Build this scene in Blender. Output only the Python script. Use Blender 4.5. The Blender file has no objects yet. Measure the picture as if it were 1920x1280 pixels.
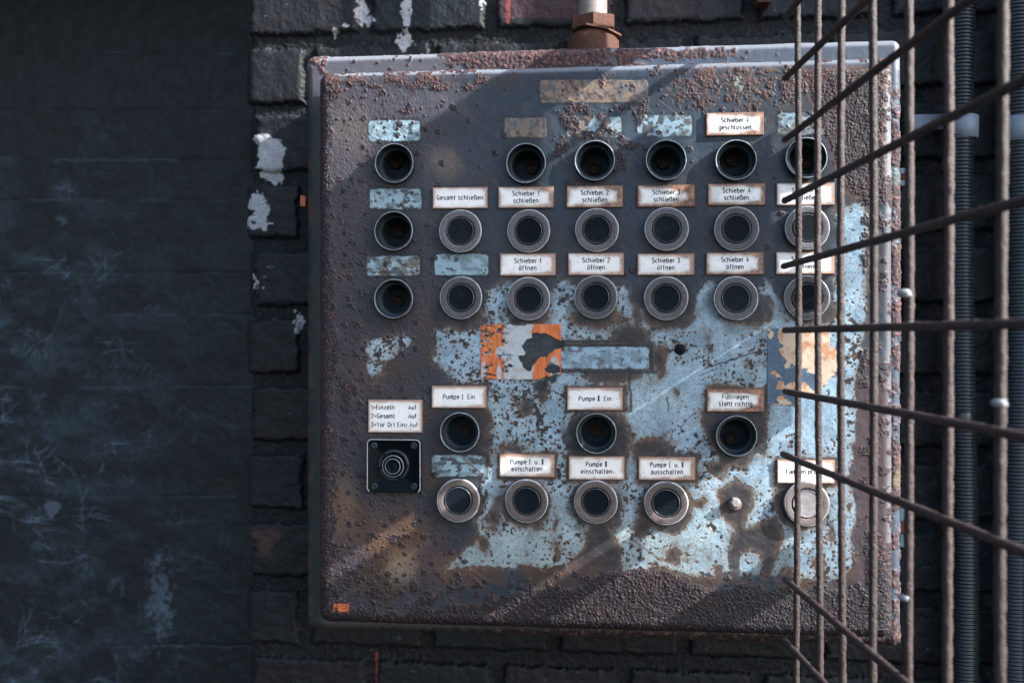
import bpy, math, random
import numpy as np
from mathutils import Vector, Matrix
random.seed(5)
rng = np.random.default_rng(7)
R = math.radians
scene = bpy.context.scene
COL = scene.collection

# ------------------------------------------------------------------ camera
F_PX = 1750.0; DIST = 0.875; TH = R(5.37)
FW = np.array([-math.sin(TH), math.cos(TH)]); RT = np.array([math.cos(TH), math.sin(TH)])
CAM = np.array([0.0, 0.0]) - FW * DIST
cd = bpy.data.cameras.new('camera'); cam = bpy.data.objects.new('camera', cd); COL.objects.link(cam)
cam.location = (CAM[0], CAM[1], 0); cam.rotation_euler = (R(90), 0, TH)
cd.sensor_width = 36; cd.lens = F_PX / 1920 * 36
cd.clip_start = 0.02; cd.clip_end = 200
cd.dof.use_dof = True; cd.dof.focus_distance = 0.868; cd.dof.aperture_fstop = 9.4
scene.camera = cam
# ------------------------------------------------------------------ light
SUN = Vector((0.839, -0.252, 0.545)).normalized()
w = bpy.data.worlds.new('World'); scene.world = w; w.use_nodes = True
nt = w.node_tree; bg = nt.nodes['Background']
sky = nt.nodes.new('ShaderNodeTexSky'); sky.sky_type = 'NISHITA'; sky.sun_disc = False
sky.sun_elevation = math.asin(SUN.z); sky.sun_rotation = math.atan2(SUN.x, SUN.y)
sky.air_density = 1.0; sky.dust_density = 1.6; sky.ozone_density = 1.0
nt.links.new(sky.outputs[0], bg.inputs[0]); bg.inputs[1].default_value = 0.15
sd = bpy.data.lights.new('sun', 'SUN'); sd.energy = 4.2; sd.angle = R(0.35); sd.color = (1.0, 0.965, 0.93)
so = bpy.data.objects.new('sun', sd); COL.objects.link(so)
so.rotation_euler = SUN.to_track_quat('Z', 'Y').to_euler()
scene.view_settings.view_transform = 'Standard'; scene.view_settings.look = 'None'
scene.view_settings.exposure = 2.12; scene.view_settings.gamma = 1.0
scene.view_settings.use_curve_mapping = False

# ------------------------------------------------------------------ helpers
PX = DIST / F_PX      # half a millimetre: the plan unit used for all measurements on the cabinet door

def pt(u, v, y=0.0):
    """plan position (u right, v down, in plan units) on the vertical plane at depth y -> world x, z"""
    a = (np.asarray(u, float) - 960) / F_PX
    dx = FW[0] + RT[0] * a; dy = FW[1] + RT[1] * a
    t = (y - CAM[1]) / dy
    return CAM[0] + t * dx, t * (640 - np.asarray(v, float)) / F_PX

def plan(x, z, y=0.0):
    rx = x - CAM[0]; ry = y - CAM[1]
    d = rx * FW[0] + ry * FW[1]
    return 960 + F_PX * (rx * RT[0] + ry * RT[1]) / d, 640 - F_PX * z / d

def srgb(*c):
    c = np.array(c, float) / 255
    return np.where(c < 0.04045, c / 12.92, ((c + 0.055) / 1.055) ** 2.4)

def deep(c):
    """photo tones include surface sheen: take it off the base colour"""
    c = np.asarray(c, float); lum = c.mean(-1, keepdims=True); return c * lum / (lum + 0.012)

def tag(o, label=None, cat=None, group=None, kind=None):
    if label: o['label'] = label
    if cat: o['category'] = cat
    if group: o['group'] = group
    if kind: o['kind'] = kind
    return o

def empty(name, loc):
    o = bpy.data.objects.new(name, None); o.location = loc; o.empty_display_size = 0.02
    COL.objects.link(o); return o

def link(name, me, mat, parent=None, loc=None):
    me.name = name
    o = bpy.data.objects.new(name, me); COL.objects.link(o)
    if mat: me.materials.append(mat)
    if parent:
        o.parent = parent
        if loc is None:
            p = parent; off = Vector((0, 0, 0))
            while p: off += p.location; p = p.parent
            o.location = -off                      # the mesh is written in world coordinates
    if loc is not None: o.location = loc
    return o

def mesh_np(verts, quads, tris=None, smooth=True):
    me = bpy.data.meshes.new('m')
    quads = np.asarray(quads, np.int32).reshape(-1, 4)
    tris = np.zeros((0, 3), np.int32) if tris is None else np.asarray(tris, np.int32).reshape(-1, 3)
    me.vertices.add(len(verts)); me.vertices.foreach_set('co', np.asarray(verts, np.float32).ravel())
    nl = quads.size + tris.size
    me.loops.add(nl); me.loops.foreach_set('vertex_index', np.concatenate([quads.ravel(), tris.ravel()]))
    npoly = len(quads) + len(tris); me.polygons.add(npoly)
    st = np.concatenate([np.arange(len(quads)) * 4, len(quads) * 4 + np.arange(len(tris)) * 3]).astype(np.int32)
    me.polygons.foreach_set('loop_start', st)
    me.polygons.foreach_set('use_smooth', np.full(npoly, smooth))
    me.update(calc_edges=True); me.validate()
    return me

def attrs(me, col=None, rough=None):
    n = len(me.vertices)
    if col is not None:
        col = deep(col)
        a = me.color_attributes.new('col', 'FLOAT_COLOR', 'POINT')
        c = np.ones((n, 4), np.float32); c[:, :3] = np.clip(col, 0.002, 0.95)
        a.data.foreach_set('color', c.ravel())
    if rough is not None:
        a = me.attributes.new('rgh', 'FLOAT', 'POINT'); a.data.foreach_set('value', rough.astype(np.float32))

# noise
def _h(ix, iy, s):
    n = (ix.astype(np.int64) * 374761393 + iy.astype(np.int64) * 668265263 + s * 1442695041) & 0xffffffff
    n = ((n ^ (n >> 13)) * 1274126177) & 0xffffffff
    n = ((n ^ (n >> 16)) * 2246822519) & 0xffffffff
    return ((n ^ (n >> 15)) & 0xffffff) / float(0xffffff)
def vn(x, y, s=0):
    ix = np.floor(x); iy = np.floor(y); fx = x - ix; fy = y - iy
    fx = fx * fx * (3 - 2 * fx); fy = fy * fy * (3 - 2 * fy)
    a = _h(ix, iy, s); b = _h(ix + 1, iy, s); c = _h(ix, iy + 1, s); d = _h(ix + 1, iy + 1, s)
    return (a + (b - a) * fx) * (1 - fy) + (c + (d - c) * fx) * fy
def fbm(x, y, o=4, s=0):
    t = 0; a = 0.5; n = 0
    for i in range(o):
        t = t + a * vn(x * 2 ** i + 13.7 * i, y * 2 ** i - 7.1 * i, s + i); n += a; a *= 0.55
    return t / n                                     # 0..1, mean .5
def worley(x, y, s=0):
    ix = np.floor(x); iy = np.floor(y); best = np.full(x.shape, 9.0); idv = np.zeros(x.shape)
    for dx in (-1, 0, 1):
        for dy in (-1, 0, 1):
            cx = ix + dx; cy = iy + dy
            px = cx + _h(cx, cy, s); py = cy + _h(cx, cy, s + 77)
            d = np.hypot(x - px, y - py); m = d < best
            best = np.where(m, d, best); idv = np.where(m, _h(cx, cy, s + 191), idv)
    return best, idv
def ss(a, b, x):
    t = np.clip((x - a) / (b - a), 0, 1); return t * t * (3 - 2 * t)
def ell(U, V, cu, cv, ru, rv, ang=0):
    ca, sa = math.cos(ang), math.sin(ang); du = U - cu; dv = V - cv
    a = (du * ca + dv * sa) / ru; b = (-du * sa + dv * ca) / rv
    return (1 - np.hypot(a, b)) * min(ru, rv)
def rect(U, V, u0, v0, u1, v1, r=4):
    du = np.abs(U - (u0 + u1) / 2) - (u1 - u0) / 2 + r; dv = np.abs(V - (v0 + v1) / 2) - (v1 - v0) / 2 + r
    return r - np.hypot(np.maximum(du, 0), np.maximum(dv, 0)) - np.minimum(np.maximum(du, dv), 0)
def poly(U, V, P):
    d = np.full(U.shape, 1e9); ins = np.zeros(U.shape, bool); n = len(P)
    for i in range(n):
        ax, ay = P[i]; bx, by = P[(i + 1) % n]; ex, ey = bx - ax, by - ay
        t = np.clip(((U - ax) * ex + (V - ay) * ey) / (ex * ex + ey * ey), 0, 1)
        d = np.minimum(d, np.hypot(U - ax - t * ex, V - ay - t * ey))
        if ay != by:
            c = ((ay > V) != (by > V)) & (U < ex * (V - ay) / ey + ax); ins ^= c
    return np.where(ins, d, -d)
def seg(U, V, a, b, wd):
    ex, ey = b[0] - a[0], b[1] - a[1]
    t = np.clip(((U - a[0]) * ex + (V - a[1]) * ey) / (ex * ex + ey * ey), 0, 1)
    return wd - np.hypot(U - a[0] - t * ex, V - a[1] - t * ey)
def mixc(c, new, m):
    return c * (1 - m[..., None]) + np.asarray(new) * m[..., None]

# ------------------------------------------------------------------ materials
def mat_attr(name, metal=0.0, spec=0.5, fine=900.0, amt=0.25, bump=0.25, bdist=0.0003, base=None, rough=None, dust=0):
    m = bpy.data.materials.new(name); m.use_nodes = True; n = m.node_tree.nodes; l = m.node_tree.links
    b = n['Principled BSDF']; b.inputs['Metallic'].default_value = metal
    b.inputs['Specular IOR Level'].default_value = spec
    tc = n.new('ShaderNodeTexCoord')
    nz = n.new('ShaderNodeTexNoise'); nz.inputs['Scale'].default_value = fine; nz.inputs['Detail'].default_value = 5
    nz.inputs['Roughness'].default_value = 0.65
    l.new(tc.outputs['Object'], nz.inputs['Vector'])
    mr = n.new('ShaderNodeMapRange'); mr.inputs[1].default_value = 0.25; mr.inputs[2].default_value = 0.75
    mr.inputs[3].default_value = 1 - amt; mr.inputs[4].default_value = 1 + amt
    l.new(nz.outputs['Fac'], mr.inputs[0])
    mx = n.new('ShaderNodeMix'); mx.data_type = 'RGBA'; mx.blend_type = 'MULTIPLY'; mx.inputs[0].default_value = 1
    if base is None:
        a = n.new('ShaderNodeAttribute'); a.attribute_name = 'col'; l.new(a.outputs['Color'], mx.inputs[6])
    else:
        mx.inputs[6].default_value = (*[float(k) for k in deep(base)], 1)
    out = mx.outputs[2]
    if base is not None:
        oi = n.new('ShaderNodeObjectInfo'); m3 = n.new('ShaderNodeMapRange'); m3.inputs[3].default_value = .78; m3.inputs[4].default_value = 1.22
        l.new(oi.outputs['Random'], m3.inputs[0]); mm = n.new('ShaderNodeMath'); mm.operation = 'MULTIPLY'
        l.new(mr.outputs[0], mm.inputs[0]); l.new(m3.outputs[0], mm.inputs[1]); l.new(mm.outputs[0], mx.inputs[7])
    else: l.new(mr.outputs[0], mx.inputs[7])
    if dust:
        n5 = n.new('ShaderNodeTexNoise'); n5.inputs['Scale'].default_value = 1500; n5.inputs['Detail'].default_value = 2; l.new(tc.outputs['Object'], n5.inputs['Vector'])
        n6 = n.new('ShaderNodeTexNoise'); n6.inputs['Scale'].default_value = 90; l.new(tc.outputs['Object'], n6.inputs['Vector'])
        ad = n.new('ShaderNodeMath'); ad.operation = 'MULTIPLY_ADD'; ad.inputs[1].default_value = .35; l.new(n6.outputs['Fac'], ad.inputs[0]); l.new(n5.outputs['Fac'], ad.inputs[2])
        m5 = n.new('ShaderNodeMapRange'); m5.inputs[1].default_value = .875; m5.inputs[2].default_value = .95; m5.inputs[4].default_value = dust; l.new(ad.outputs[0], m5.inputs[0])
        mk = n.new('ShaderNodeMix'); mk.data_type = 'RGBA'; mk.inputs[7].default_value = (.30, .31, .32, 1)
        l.new(m5.outputs[0], mk.inputs[0]); l.new(out, mk.inputs[6]); out = mk.outputs[2]
    l.new(out, b.inputs['Base Color'])
    if rough is None:
        r = n.new('ShaderNodeAttribute'); r.attribute_name = 'rgh'; l.new(r.outputs['Fac'], b.inputs['Roughness'])
    else:
        mr2 = n.new('ShaderNodeMapRange'); mr2.inputs[1].default_value = 0.3; mr2.inputs[2].default_value = 0.7
        mr2.inputs[3].default_value = rough - 0.1; mr2.inputs[4].default_value = min(1, rough + 0.15)
        l.new(nz.outputs['Fac'], mr2.inputs[0]); l.new(mr2.outputs[0], b.inputs['Roughness'])
    bp = n.new('ShaderNodeBump'); bp.inputs['Strength'].default_value = bump; bp.inputs['Distance'].default_value = bdist
    l.new(nz.outputs['Fac'], bp.inputs['Height']); l.new(bp.outputs[0], b.inputs['Normal'])
    return m
M_door = mat_attr('weathered_paint_and_rust', spec=.3, fine=700, amt=0.22, bump=0.35, bdist=0.0003)
M_wall = mat_attr('dark_painted_brick', fine=350, amt=0.35, bump=0.6, bdist=0.001, spec=0.3)
M_plate = mat_attr('white_label_plastic', fine=500, amt=0.04, bump=0.05, bdist=0.0001, spec=0.5)
M_ink = mat_attr('black_lettering', base=(0.010, 0.011, 0.014), spec=.05, rough=0.8, amt=0.1, bump=0.0)
M_ring = mat_attr('pitted_grey_collar', base=tuple(srgb(80, 79, 84)), dust=.5, rough=0.6, fine=600, amt=0.6, bump=0.8, bdist=0.0006, spec=.35)
M_edge = mat_attr('pale_bright_edge', base=tuple(srgb(150, 153, 160)), rough=0.3, spec=.9, fine=500, amt=0.4, bump=0.2, bdist=0.0002)  # button rim highlights put into a paler colour
M_capedge = mat_attr('pale_cap_edge', base=tuple(srgb(72, 80, 88)), rough=0.28, spec=.8, fine=300, amt=0.5, bump=0.2, bdist=0.0002)  # highlight on the cap lip put into a colour paler than the cap
M_edged = mat_attr('pale_grey_edge', base=tuple(srgb(112, 122, 130)), rough=0.4, fine=300, amt=0.5, bump=0.2, bdist=0.0002, metal=0.15)  # rims paler than the black plastic
M_ring_b = mat_attr('browned_grey_collar', base=tuple(srgb(90, 82, 80)), rough=0.6, fine=550, amt=0.5, bump=0.8, bdist=0.0006, spec=.35)
M_cap = mat_attr('black_button_plastic', base=tuple(srgb(20, 29, 37)), spec=.06, dust=.5, rough=0.5, fine=800, amt=0.45, bump=0.25, bdist=0.0002)
M_capw = mat_attr('cloudy_clear_button', base=tuple(srgb(112, 108, 110)), rough=0.35, fine=300, amt=0.35, bump=0.3, bdist=0.0003)
M_black = mat_attr('black_socket_plastic', base=tuple(srgb(34, 44, 52)), spec=.3, rough=0.42, fine=600, amt=0.3, bump=0.2, bdist=0.0002)
M_deep = mat_attr('dark_socket_bottom', base=tuple(srgb(36, 48, 56)), spec=.2, rough=0.7, fine=500, amt=0.3)
M_brown = mat_attr('brown_lamp_contact', base=tuple(srgb(56, 46, 42)), spec=.2, rough=0.6, fine=500, amt=0.4)
M_wire = mat_attr('rusty_wire', base=tuple(srgb(54, 38, 39)), rough=0.55, fine=520, amt=0.65, bump=1.0, bdist=0.0015, spec=0.5)
M_pipe = mat_attr('worn_steel_pipe', base=tuple(srgb(104, 96, 92)), rough=0.5, fine=200, amt=0.3, bump=0.3, bdist=0.0005)
M_nut = mat_attr('orange_rusted_steel', base=tuple(srgb(80, 54, 45)), rough=0.8, spec=.2, fine=260, amt=0.5, bump=0.9, bdist=0.001)
M_cond = mat_attr('black_conduit_plastic', base=tuple(srgb(30, 42, 50)), rough=0.33, fine=300, amt=0.2, bump=0.1)
M_coll = mat_attr('grey_conduit_collar', base=tuple(srgb(92, 104, 118)), rough=0.5, fine=250, amt=0.2, bump=0.2)
M_bolt = mat_attr('bare_metal_bolt', base=tuple(srgb(150, 146, 142)), rough=0.45, fine=700, amt=0.4, bump=0.6, bdist=0.0004, metal=0.4)
M_screw = mat_attr('rust_flaked_screw', base=tuple(srgb(120, 96, 90)), rough=0.7, fine=500, amt=0.4, bump=0.8, bdist=0.0006)
M_hinge = mat_attr('blue_painted_hinge', base=tuple(srgb(66, 92, 106)), rough=0.5, fine=260, amt=0.35, bump=0.3)
M_blob = mat_attr('pale_dried_drop', base=tuple(srgb(122, 127, 132)), rough=0.7, fine=300, amt=0.2)
M_slat = mat_attr('grey_shade_slat', base=tuple(srgb(70, 78, 84)), rough=0.6, fine=60, amt=0.3)

# ------------------------------------------------------------------ shell builder
def shell(x0, x1, z0, z1, yf, r, side, nx, nz, paint, hole=None):
    L = r * math.pi / 2 + side
    a = np.linspace(x0 + r - L, x1 - r + L, nx); b = np.linspace(z0 + r - L, z1 - r + L, nz)
    A, B = np.meshgrid(a, b)
    ax = np.clip(A, x0 + r, x1 - r); bz = np.clip(B, z0 + r, z1 - r)
    ex = A - ax; ez = B - bz; d = np.hypot(ex, ez); dd = np.maximum(d, 1e-9)
    dc = np.minimum(d, L); ang = np.minimum(dc / r, math.pi / 2)
    dirx = ex / dd; dirz = ez / dd
    X = ax + dirx * r * np.sin(ang); Z = bz + dirz * r * np.sin(ang)
    Y = yf + r * (1 - np.cos(ang)) + np.maximum(dc - r * math.pi / 2, 0)
    U, V = plan(ax + dirx * np.minimum(dc, r), bz + dirz * np.minimum(dc, r), yf)
    U = U + dirx * np.maximum(dc - r, 0) / PX; V = V - dirz * np.maximum(dc - r, 0) / PX
    col, rgh, h = paint(U, V, dc)
    nx_, ny_, nz_ = dirx * np.sin(ang), -np.cos(ang), dirz * np.sin(ang)
    P = np.stack([X + nx_ * h, Y + ny_ * h, Z + nz_ * h], -1).reshape(-1, 3)
    idx = np.arange(nx * nz).reshape(nz, nx)
    q = np.stack([idx[:-1, :-1], idx[:-1, 1:], idx[1:, 1:], idx[1:, :-1]], -1).reshape(-1, 4)
    bad = (d > L * 1.08)
    if hole is not None: bad = bad | hole(U, V, d)
    q = q[~bad.reshape(-1)[q].any(1)]
    used = np.zeros(nx * nz, bool); used[q.ravel()] = True
    mp = np.cumsum(used) - 1
    me = mesh_np(P[used], mp[q]); attrs(me, col.reshape(-1, 3)[used], rgh.reshape(-1)[used])
    return me

# ------------------------------------------------------------------ layout of the fittings (plan units)
BUTTONS = [(863, 433), (991, 433), (1119, 431), (1250, 429), (1381, 429), (1514, 427),
           (864, 558), (991, 560), (1117, 557), (1249, 559), (1380, 559), (1513, 558),
           (859, 938), (987, 939), (1117, 941), (1249, 943), (1513, 944)]
SOCKETS = [(739, 306), (986, 306), (1115, 301), (1249, 300), (1380, 300), (1512, 296),
           (738, 433), (738, 560), (862, 810), (1118, 812), (1381, 817)]
PLATES = [((1324, 211, 1432, 254), ['Schieber 4', 'geschlossen'], .75),
          ((811, 351, 914, 391), ['Gesamt schließen'], .22), ((934, 350, 1038, 390), ['Schieber 1', 'schließen'], .5),
          ((1062, 348, 1168, 389), ['Schieber 2', 'schließen'], .75), ((1195, 347, 1303, 388), ['Schieber 3', 'schließen'], .9),
          ((1327, 344, 1435, 385), ['Schieber 4', 'schließen'], .72), ((1456, 343, 1565, 385), ['Schieber 5', 'schließen'], .35),
          ((937, 475, 1042, 517), ['Schieber 1', 'öffnen'], .35), ((1065, 474, 1170, 516), ['Schieber 2', 'öffnen'], .4),
          ((1195, 475, 1302, 516), ['Schieber 3', 'öffnen'], .5), ((1324, 473, 1432, 515), ['Schieber 4', 'öffnen'], .7),
          ((1455, 472, 1565, 514), ['Schieber 5', 'öffnen'], .35),
          ((809, 723, 912, 765), ['Pumpe I  Ein'], .28), ((1063, 726, 1168, 769), ['Pumpe II  Ein'], .35),
          ((1325, 729, 1433, 772), ['Füllwagen', 'steht richtig'], .8),
          ((690, 749, 792, 811), None, .3),
          ((936, 851, 1040, 894), ['Pumpe I  u. II', 'einschalten'], .45), ((1066, 855, 1171, 899), ['Pumpe II', 'einschalten'], .25),
          ((1197, 856, 1304, 900), ['Pumpe I  u. II', 'ausschalten'], .5), ((1457, 862, 1565, 906), ['Lampen prüfen'], .2)]
BLUE = srgb(142, 172, 192); BLUE_D = srgb(104, 136, 158); SLATE = srgb(42, 55, 70); PURP = srgb(60, 56, 63)
BROWN = srgb(66, 53, 47); ORNG = srgb(108, 76, 54); TAN = srgb(138, 122, 104); CRUST = srgb(50, 44, 52); PINK = srgb(84, 62, 62)

def crust_bumps(U, V, mask, s=3.6, seed=3):
    """granular rust: packed little nodules where mask is up"""
    f, i = worley(U / s, V / s, seed)
    f2, i2 = worley(U / (s * 1.9), V / (s * 1.9), seed + 9)
    m = np.clip(mask, 0, 1); U = U + 5 * (fbm(U / 5, V / 5, 2, seed + 3) - .5); V = V + 5 * (fbm(U / 5, V / 5, 2, seed + 5) - .5)
    f, i = worley(U / s, V / s, seed)
    h = np.sqrt(np.clip(1 - (f / 0.62) ** 2, 0, 1)) * (0.4 + 0.6 * i) + 0.5 * np.sqrt(np.clip(1 - (f2 / 0.6) ** 2, 0, 1)) * i2
    h = h * (.35 + 1.3 * fbm(U / 11, V / 11, 3, seed + 21)) + .5 * (fbm(U / 3, V / 3, 2, seed + 31) - .3)
    return h * m, i * .8 + .2 * fbm(U / 2.5, V / 2.5, 2, seed + 40)

def paint_door(U, V, d):
    n1 = fbm(U / 60, V / 60, 5, 11); n2 = fbm(U / 18, V / 18, 5, 23); n3 = fbm(U / 6, V / 6, 4, 31)
    W = 10; Uw = U + W * (fbm(U / 30, V / 30, 5, 41) - .5) * 2; Vw = V + W * (fbm(U / 30, V / 30, 5, 57) - .5) * 2
    # ---- blue paint that survives
    main = poly(Uw, Vw, [(815, 625), (850, 605), (900, 590), (915, 545), (950, 528), (1035, 545), (1050, 528), (1170, 535), (1190, 580),
        (1300, 600), (1312, 545), (1330, 518), (1400, 600), (1425, 545), (1437, 522), (1455, 550), (1480, 590), (1560, 560), (1572, 470),
        (1568, 400), (1590, 378), (1628, 385), (1626, 600), (1618, 640), (1602, 720), (1608, 800), (1596, 850), (1592, 900),
        (1603, 940), (1597, 1000), (1607, 1060), (1580, 1083), (1480, 1085), (1300, 1078), (1240, 1062), (1180, 1075), (1100, 1062),
        (1060, 1060), (900, 1062), (840, 1066), (858, 1044), (900, 1010), (893, 960), (905, 900), (915, 860), (925, 790),
        (905, 740), (835, 705), (812, 670)])
    S = main
    for e in [(715, 655, 36, 30, .3), (755, 640, 22, 18, 0), (700, 690, 16, 22, 0), (868, 655, 60, 52, 0)]:
        S = np.maximum(S, ell(Uw, Vw, *e) - 4)
    # ---- patches where it is gone again
    N = np.full(U.shape, -99.0)
    for e in [(862, 812, 60, 72), (1122, 828, 68, 66), (1182, 630, 46, 28), (1150, 706, 66, 20), (1236, 672, 20, 38), (1195, 598, 13, 28),
              (985, 762, 24, 18, -.5), (906, 598, 12, 15), (1265, 739, 9, 13), (1225, 846, 46, 32), (1213, 828, 18, 12), (859, 945, 52, 54),
              (987, 945, 50, 52), (1117, 946, 52, 50), (1249, 950, 54, 52), (1043, 985, 11, 26), (1045, 1030, 10, 26), (1152, 980, 15, 24),
              (1262, 1040, 18, 26), (1286, 1034, 9, 13), (1325, 1046, 8, 10), (1472, 1085, 19, 34), (1500, 935, 56, 62), (1538, 1062, 14, 26),
              (1563, 1000, 11, 22), (1590, 950, 9, 20), (1310, 943, 24, 13, -.3), (926, 965, 16, 40, .3), (905, 1022, 18, 24),
              (1345, 1070, 16, 16), (985, 1040, 8, 12), (1003, 985, 22, 16), (1130, 985, 20, 20), (1205, 990, 30, 22, -.6), (1255, 592, 60, 30),
              (1117, 590, 52, 30), (991, 592, 48, 28), (864, 590, 50, 34), (1400, 580, 56, 36), (1524, 585, 52, 30), (1440, 590, 16, 24),
              (1020, 740, 14, 26), (1010, 700, 24, 12), (1330, 648, 9, 22), (1402, 685, 9, 16), (1425, 680, 6, 9), (1160, 600, 22, 10),
              (960, 840, 36, 14), (1345, 880, 24, 20), (1275, 655, 16, 12)]:
        N = np.maximum(N, ell(Uw, Vw, *e))
    N = np.maximum(N, poly(Uw, Vw, [(1318, 716), (1440, 720), (1450, 780), (1440, 850), (1428, 868), (1420, 850), (1400, 880), (1350, 875), (1325, 830), (1305, 790)]))
    N = np.maximum(N, poly(Uw, Vw, [(1045, 1065), (1085, 1028), (1100, 985), (1140, 962), (1157, 1000), (1172, 1032), (1174, 1062), (1150, 1085), (1120, 1115), (1050, 1112)]))
    N = np.maximum(N, poly(U * .45 + Uw * .55, V * .45 + Vw * .55, [(1338, 915), (1380, 893), (1420, 912), (1420, 955), (1400, 982), (1432, 972), (1455, 956), (1478, 1002), (1462, 1040), (1450, 1080),
        (1448, 1105), (1424, 1105), (1424, 1062), (1416, 1040), (1405, 1034), (1390, 1046), (1387, 1105), (1350, 1105), (1346, 1075), (1364, 1068), (1360, 1030), (1370, 990), (1345, 970)]))
    for (a, b, c, e) in [(934, 470, 1045, 522), (1062, 470, 1175, 522), (1190, 470, 1308, 522), (1320, 470, 1436, 520), (1450, 468, 1570, 520),
                         (805, 715, 918, 770), (1056, 720, 1176, 775), (930, 845, 1046, 900), (1060, 848, 1176, 905), (1190, 846, 1312, 908), (1450, 856, 1570, 912)]:
        N = np.maximum(N, rect(Uw * .4 + U * .6, Vw * .4 + V * .6, a - 3, b - 3, c + 3, e + 4, 8))
    N = np.maximum(N, rect(U, V, 1040, 634, 1230, 700, 10))
    N = N - 5
    Fd = np.minimum(S, -N)
    Fd = Fd + (n2 - .5) * 8 + (n3 - .5) * 4
    # small chips of rust over the paint
    w1, i1 = worley(U / 5.5 + n3 * .8, V / 5.5 + n2, 5); w2, i2 = worley(U / 15 + n3 * 1.2, V / 15 + n2 * 1.4, 6)
    clean = np.maximum.reduce([ell(U, V, 1240, 760, 110, 70, -.5), ell(U, V, 1500, 800, 70, 70), ell(U, V, 1330, 610, 40, 40), ell(U, V, 1290, 980, 30, 50, .8), ell(U, V, 1400, 1075, 14, 30)])
    dens = fbm(U / 55, V / 55, 4, 91) * 1.5 - .42 + .16 * np.exp(-np.maximum(Fd, 0) / 18) - .28 * ss(-20, 30, clean) + .10 * ss(1250, 900, U)
    chip = np.maximum((.36 * (i1 > 1.06 - .42 * dens.clip(0, 1)) * (.2 + i1) - w1) * 5.5, (.30 * (i2 > 1.13 - .42 * dens.clip(0, 1)) * (.1 + i2) - w2) * 14)
    chip = np.maximum(chip, (fbm(U / 8, V / 8, 4, 71) - .80 + .26 * dens) * 50)
    blue = (ss(-.6, 1.0, Fd) * .75 + .25 * ss(-2, 9, Fd + (n3 - .5) * 14)) * (1 - ss(-.3, .9, chip)); blue = np.maximum(blue, .30 * ss(-14, 2, Fd) * ss(.4, .65, n3) * (1 - ss(-.3, .9, chip)))
    # left-over rectangles where plates used to sit
    rects = [((690, 226, 787, 265), 1.0), ((693, 354, 790, 392), .75), ((687, 480, 787, 517), .62), ((814, 476, 915, 516), 1.0),
             ((945, 221, 1025, 258), .1), ((1062, 218, 1165, 258), .5), ((1195, 216, 1297, 256), .8), ((1458, 212, 1556, 254), .6),
             ((1012, 150, 1215, 193), .12), ((810, 853, 910, 893), .8), ((1050, 650, 1216, 691), 1.0)]
    Rm = np.zeros(U.shape); Rq = np.zeros(U.shape)
    for (a, q) in rects:
        k = rect(U + (n2 - .5) * 5, V + (n2 - .5) * 5, *a, 7) + (n3 - .5) * 3
        m = ss(-.5, 1, k); Rm = np.maximum(Rm, m); Rq = np.where(m > 0, q, Rq)
    # ---- base coat of the bare area
    col = np.zeros(U.shape + (3,)) + SLATE
    col = mixc(col, srgb(64, 56, 54), ss(.50, .68, fbm(U / 70, V / 50, 4, 15)) * .45); col = mixc(col, srgb(78, 72, 70), ss(.58, .72, fbm(U / 22, V / 34, 4, 16)) * .4)
    col = mixc(col, srgb(24, 26, 32), ss(.68, .74, fbm(U / 6, V / 6, 3, 18)) * .5)
    col = mixc(col, srgb(66, 84, 100), ss(.50, .70, fbm(U / 45, V / 60, 5, 20)) * ss(950, 1250, U) * ss(120, 200, V) * .55)
    left = ss(960, 700, U + (n1 - .5) * 160)
    col = mixc(col, PURP, left * .85); col = mixc(col, srgb(76, 71, 77), left * ss(520, 300, V) * .6)  # upper left lightened to stand in for sun on the bare metal
    col = mixc(col, srgb(54, 54, 62), ss(.45, .7, n1) * .5)
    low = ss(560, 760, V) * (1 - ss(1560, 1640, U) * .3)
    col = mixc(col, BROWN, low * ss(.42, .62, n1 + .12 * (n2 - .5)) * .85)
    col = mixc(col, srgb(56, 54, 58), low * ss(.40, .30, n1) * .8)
    # darker patches round the fittings, set slightly down and left
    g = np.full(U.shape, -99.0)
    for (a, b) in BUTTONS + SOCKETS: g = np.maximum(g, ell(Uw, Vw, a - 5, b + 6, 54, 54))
    dark_ring = ss(-16, 14, g)
    col = mixc(col, srgb(34, 40, 50), dark_ring * .55)
    for (cu, cv, ru, rv, cc, k) in [(752, 1060, 44, 52, TAN, .85), (835, 305, 46, 46, TAN, .4), (652, 945, 30, 80, TAN, .3), (958, 150, 40, 30, BROWN, .7),
                                    (660, 240, 60, 70, TAN, .2), (740, 1010, 120, 80, ORNG, .6), (640, 960, 50, 110, ORNG, .45), (850, 1060, 90, 40, ORNG, .5), (690, 700, 60, 60, ORNG, .3), (800, 190, 90, 40, srgb(86, 88, 96), .5),
                                    (1150, 1040, 60, 50, ORNG, .45), (820, 640, 60, 70, BROWN, .5), (790, 590, 30, 60, srgb(92, 70, 56), .4),
                                    (700, 800, 20, 60, BROWN, .3), (900, 1060, 120, 30, ORNG, .35), (640, 520, 26, 30, ORNG, .25)]:
        e = ell(Uw, Vw, cu, cv, ru, rv) / min(ru, rv)
        col = mixc(col, cc, ss(0, .8, e) * k * (.6 + .8 * (n3 - .3)).clip(0, 1.2))
    # the spots where paint is gone: grey-black core, brown rim
    core = ss(0, 16, N) * ss(-2, 6, S)
    col = mixc(col, srgb(60, 57, 60), ss(-1, 6, N) * .75 * ss(880, 940, U + (n1 - .5) * 80)); col = mixc(col, srgb(40, 41, 48), core * ss(.35, .6, n2) * .7 * ss(860, 940, U))
    rim = np.exp(-((N - 1.5) / 3.2) ** 2) * ss(.30, .6, n1); col = mixc(col, srgb(98, 76, 60), rim * .75 * ss(-6, 4, S))
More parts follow.
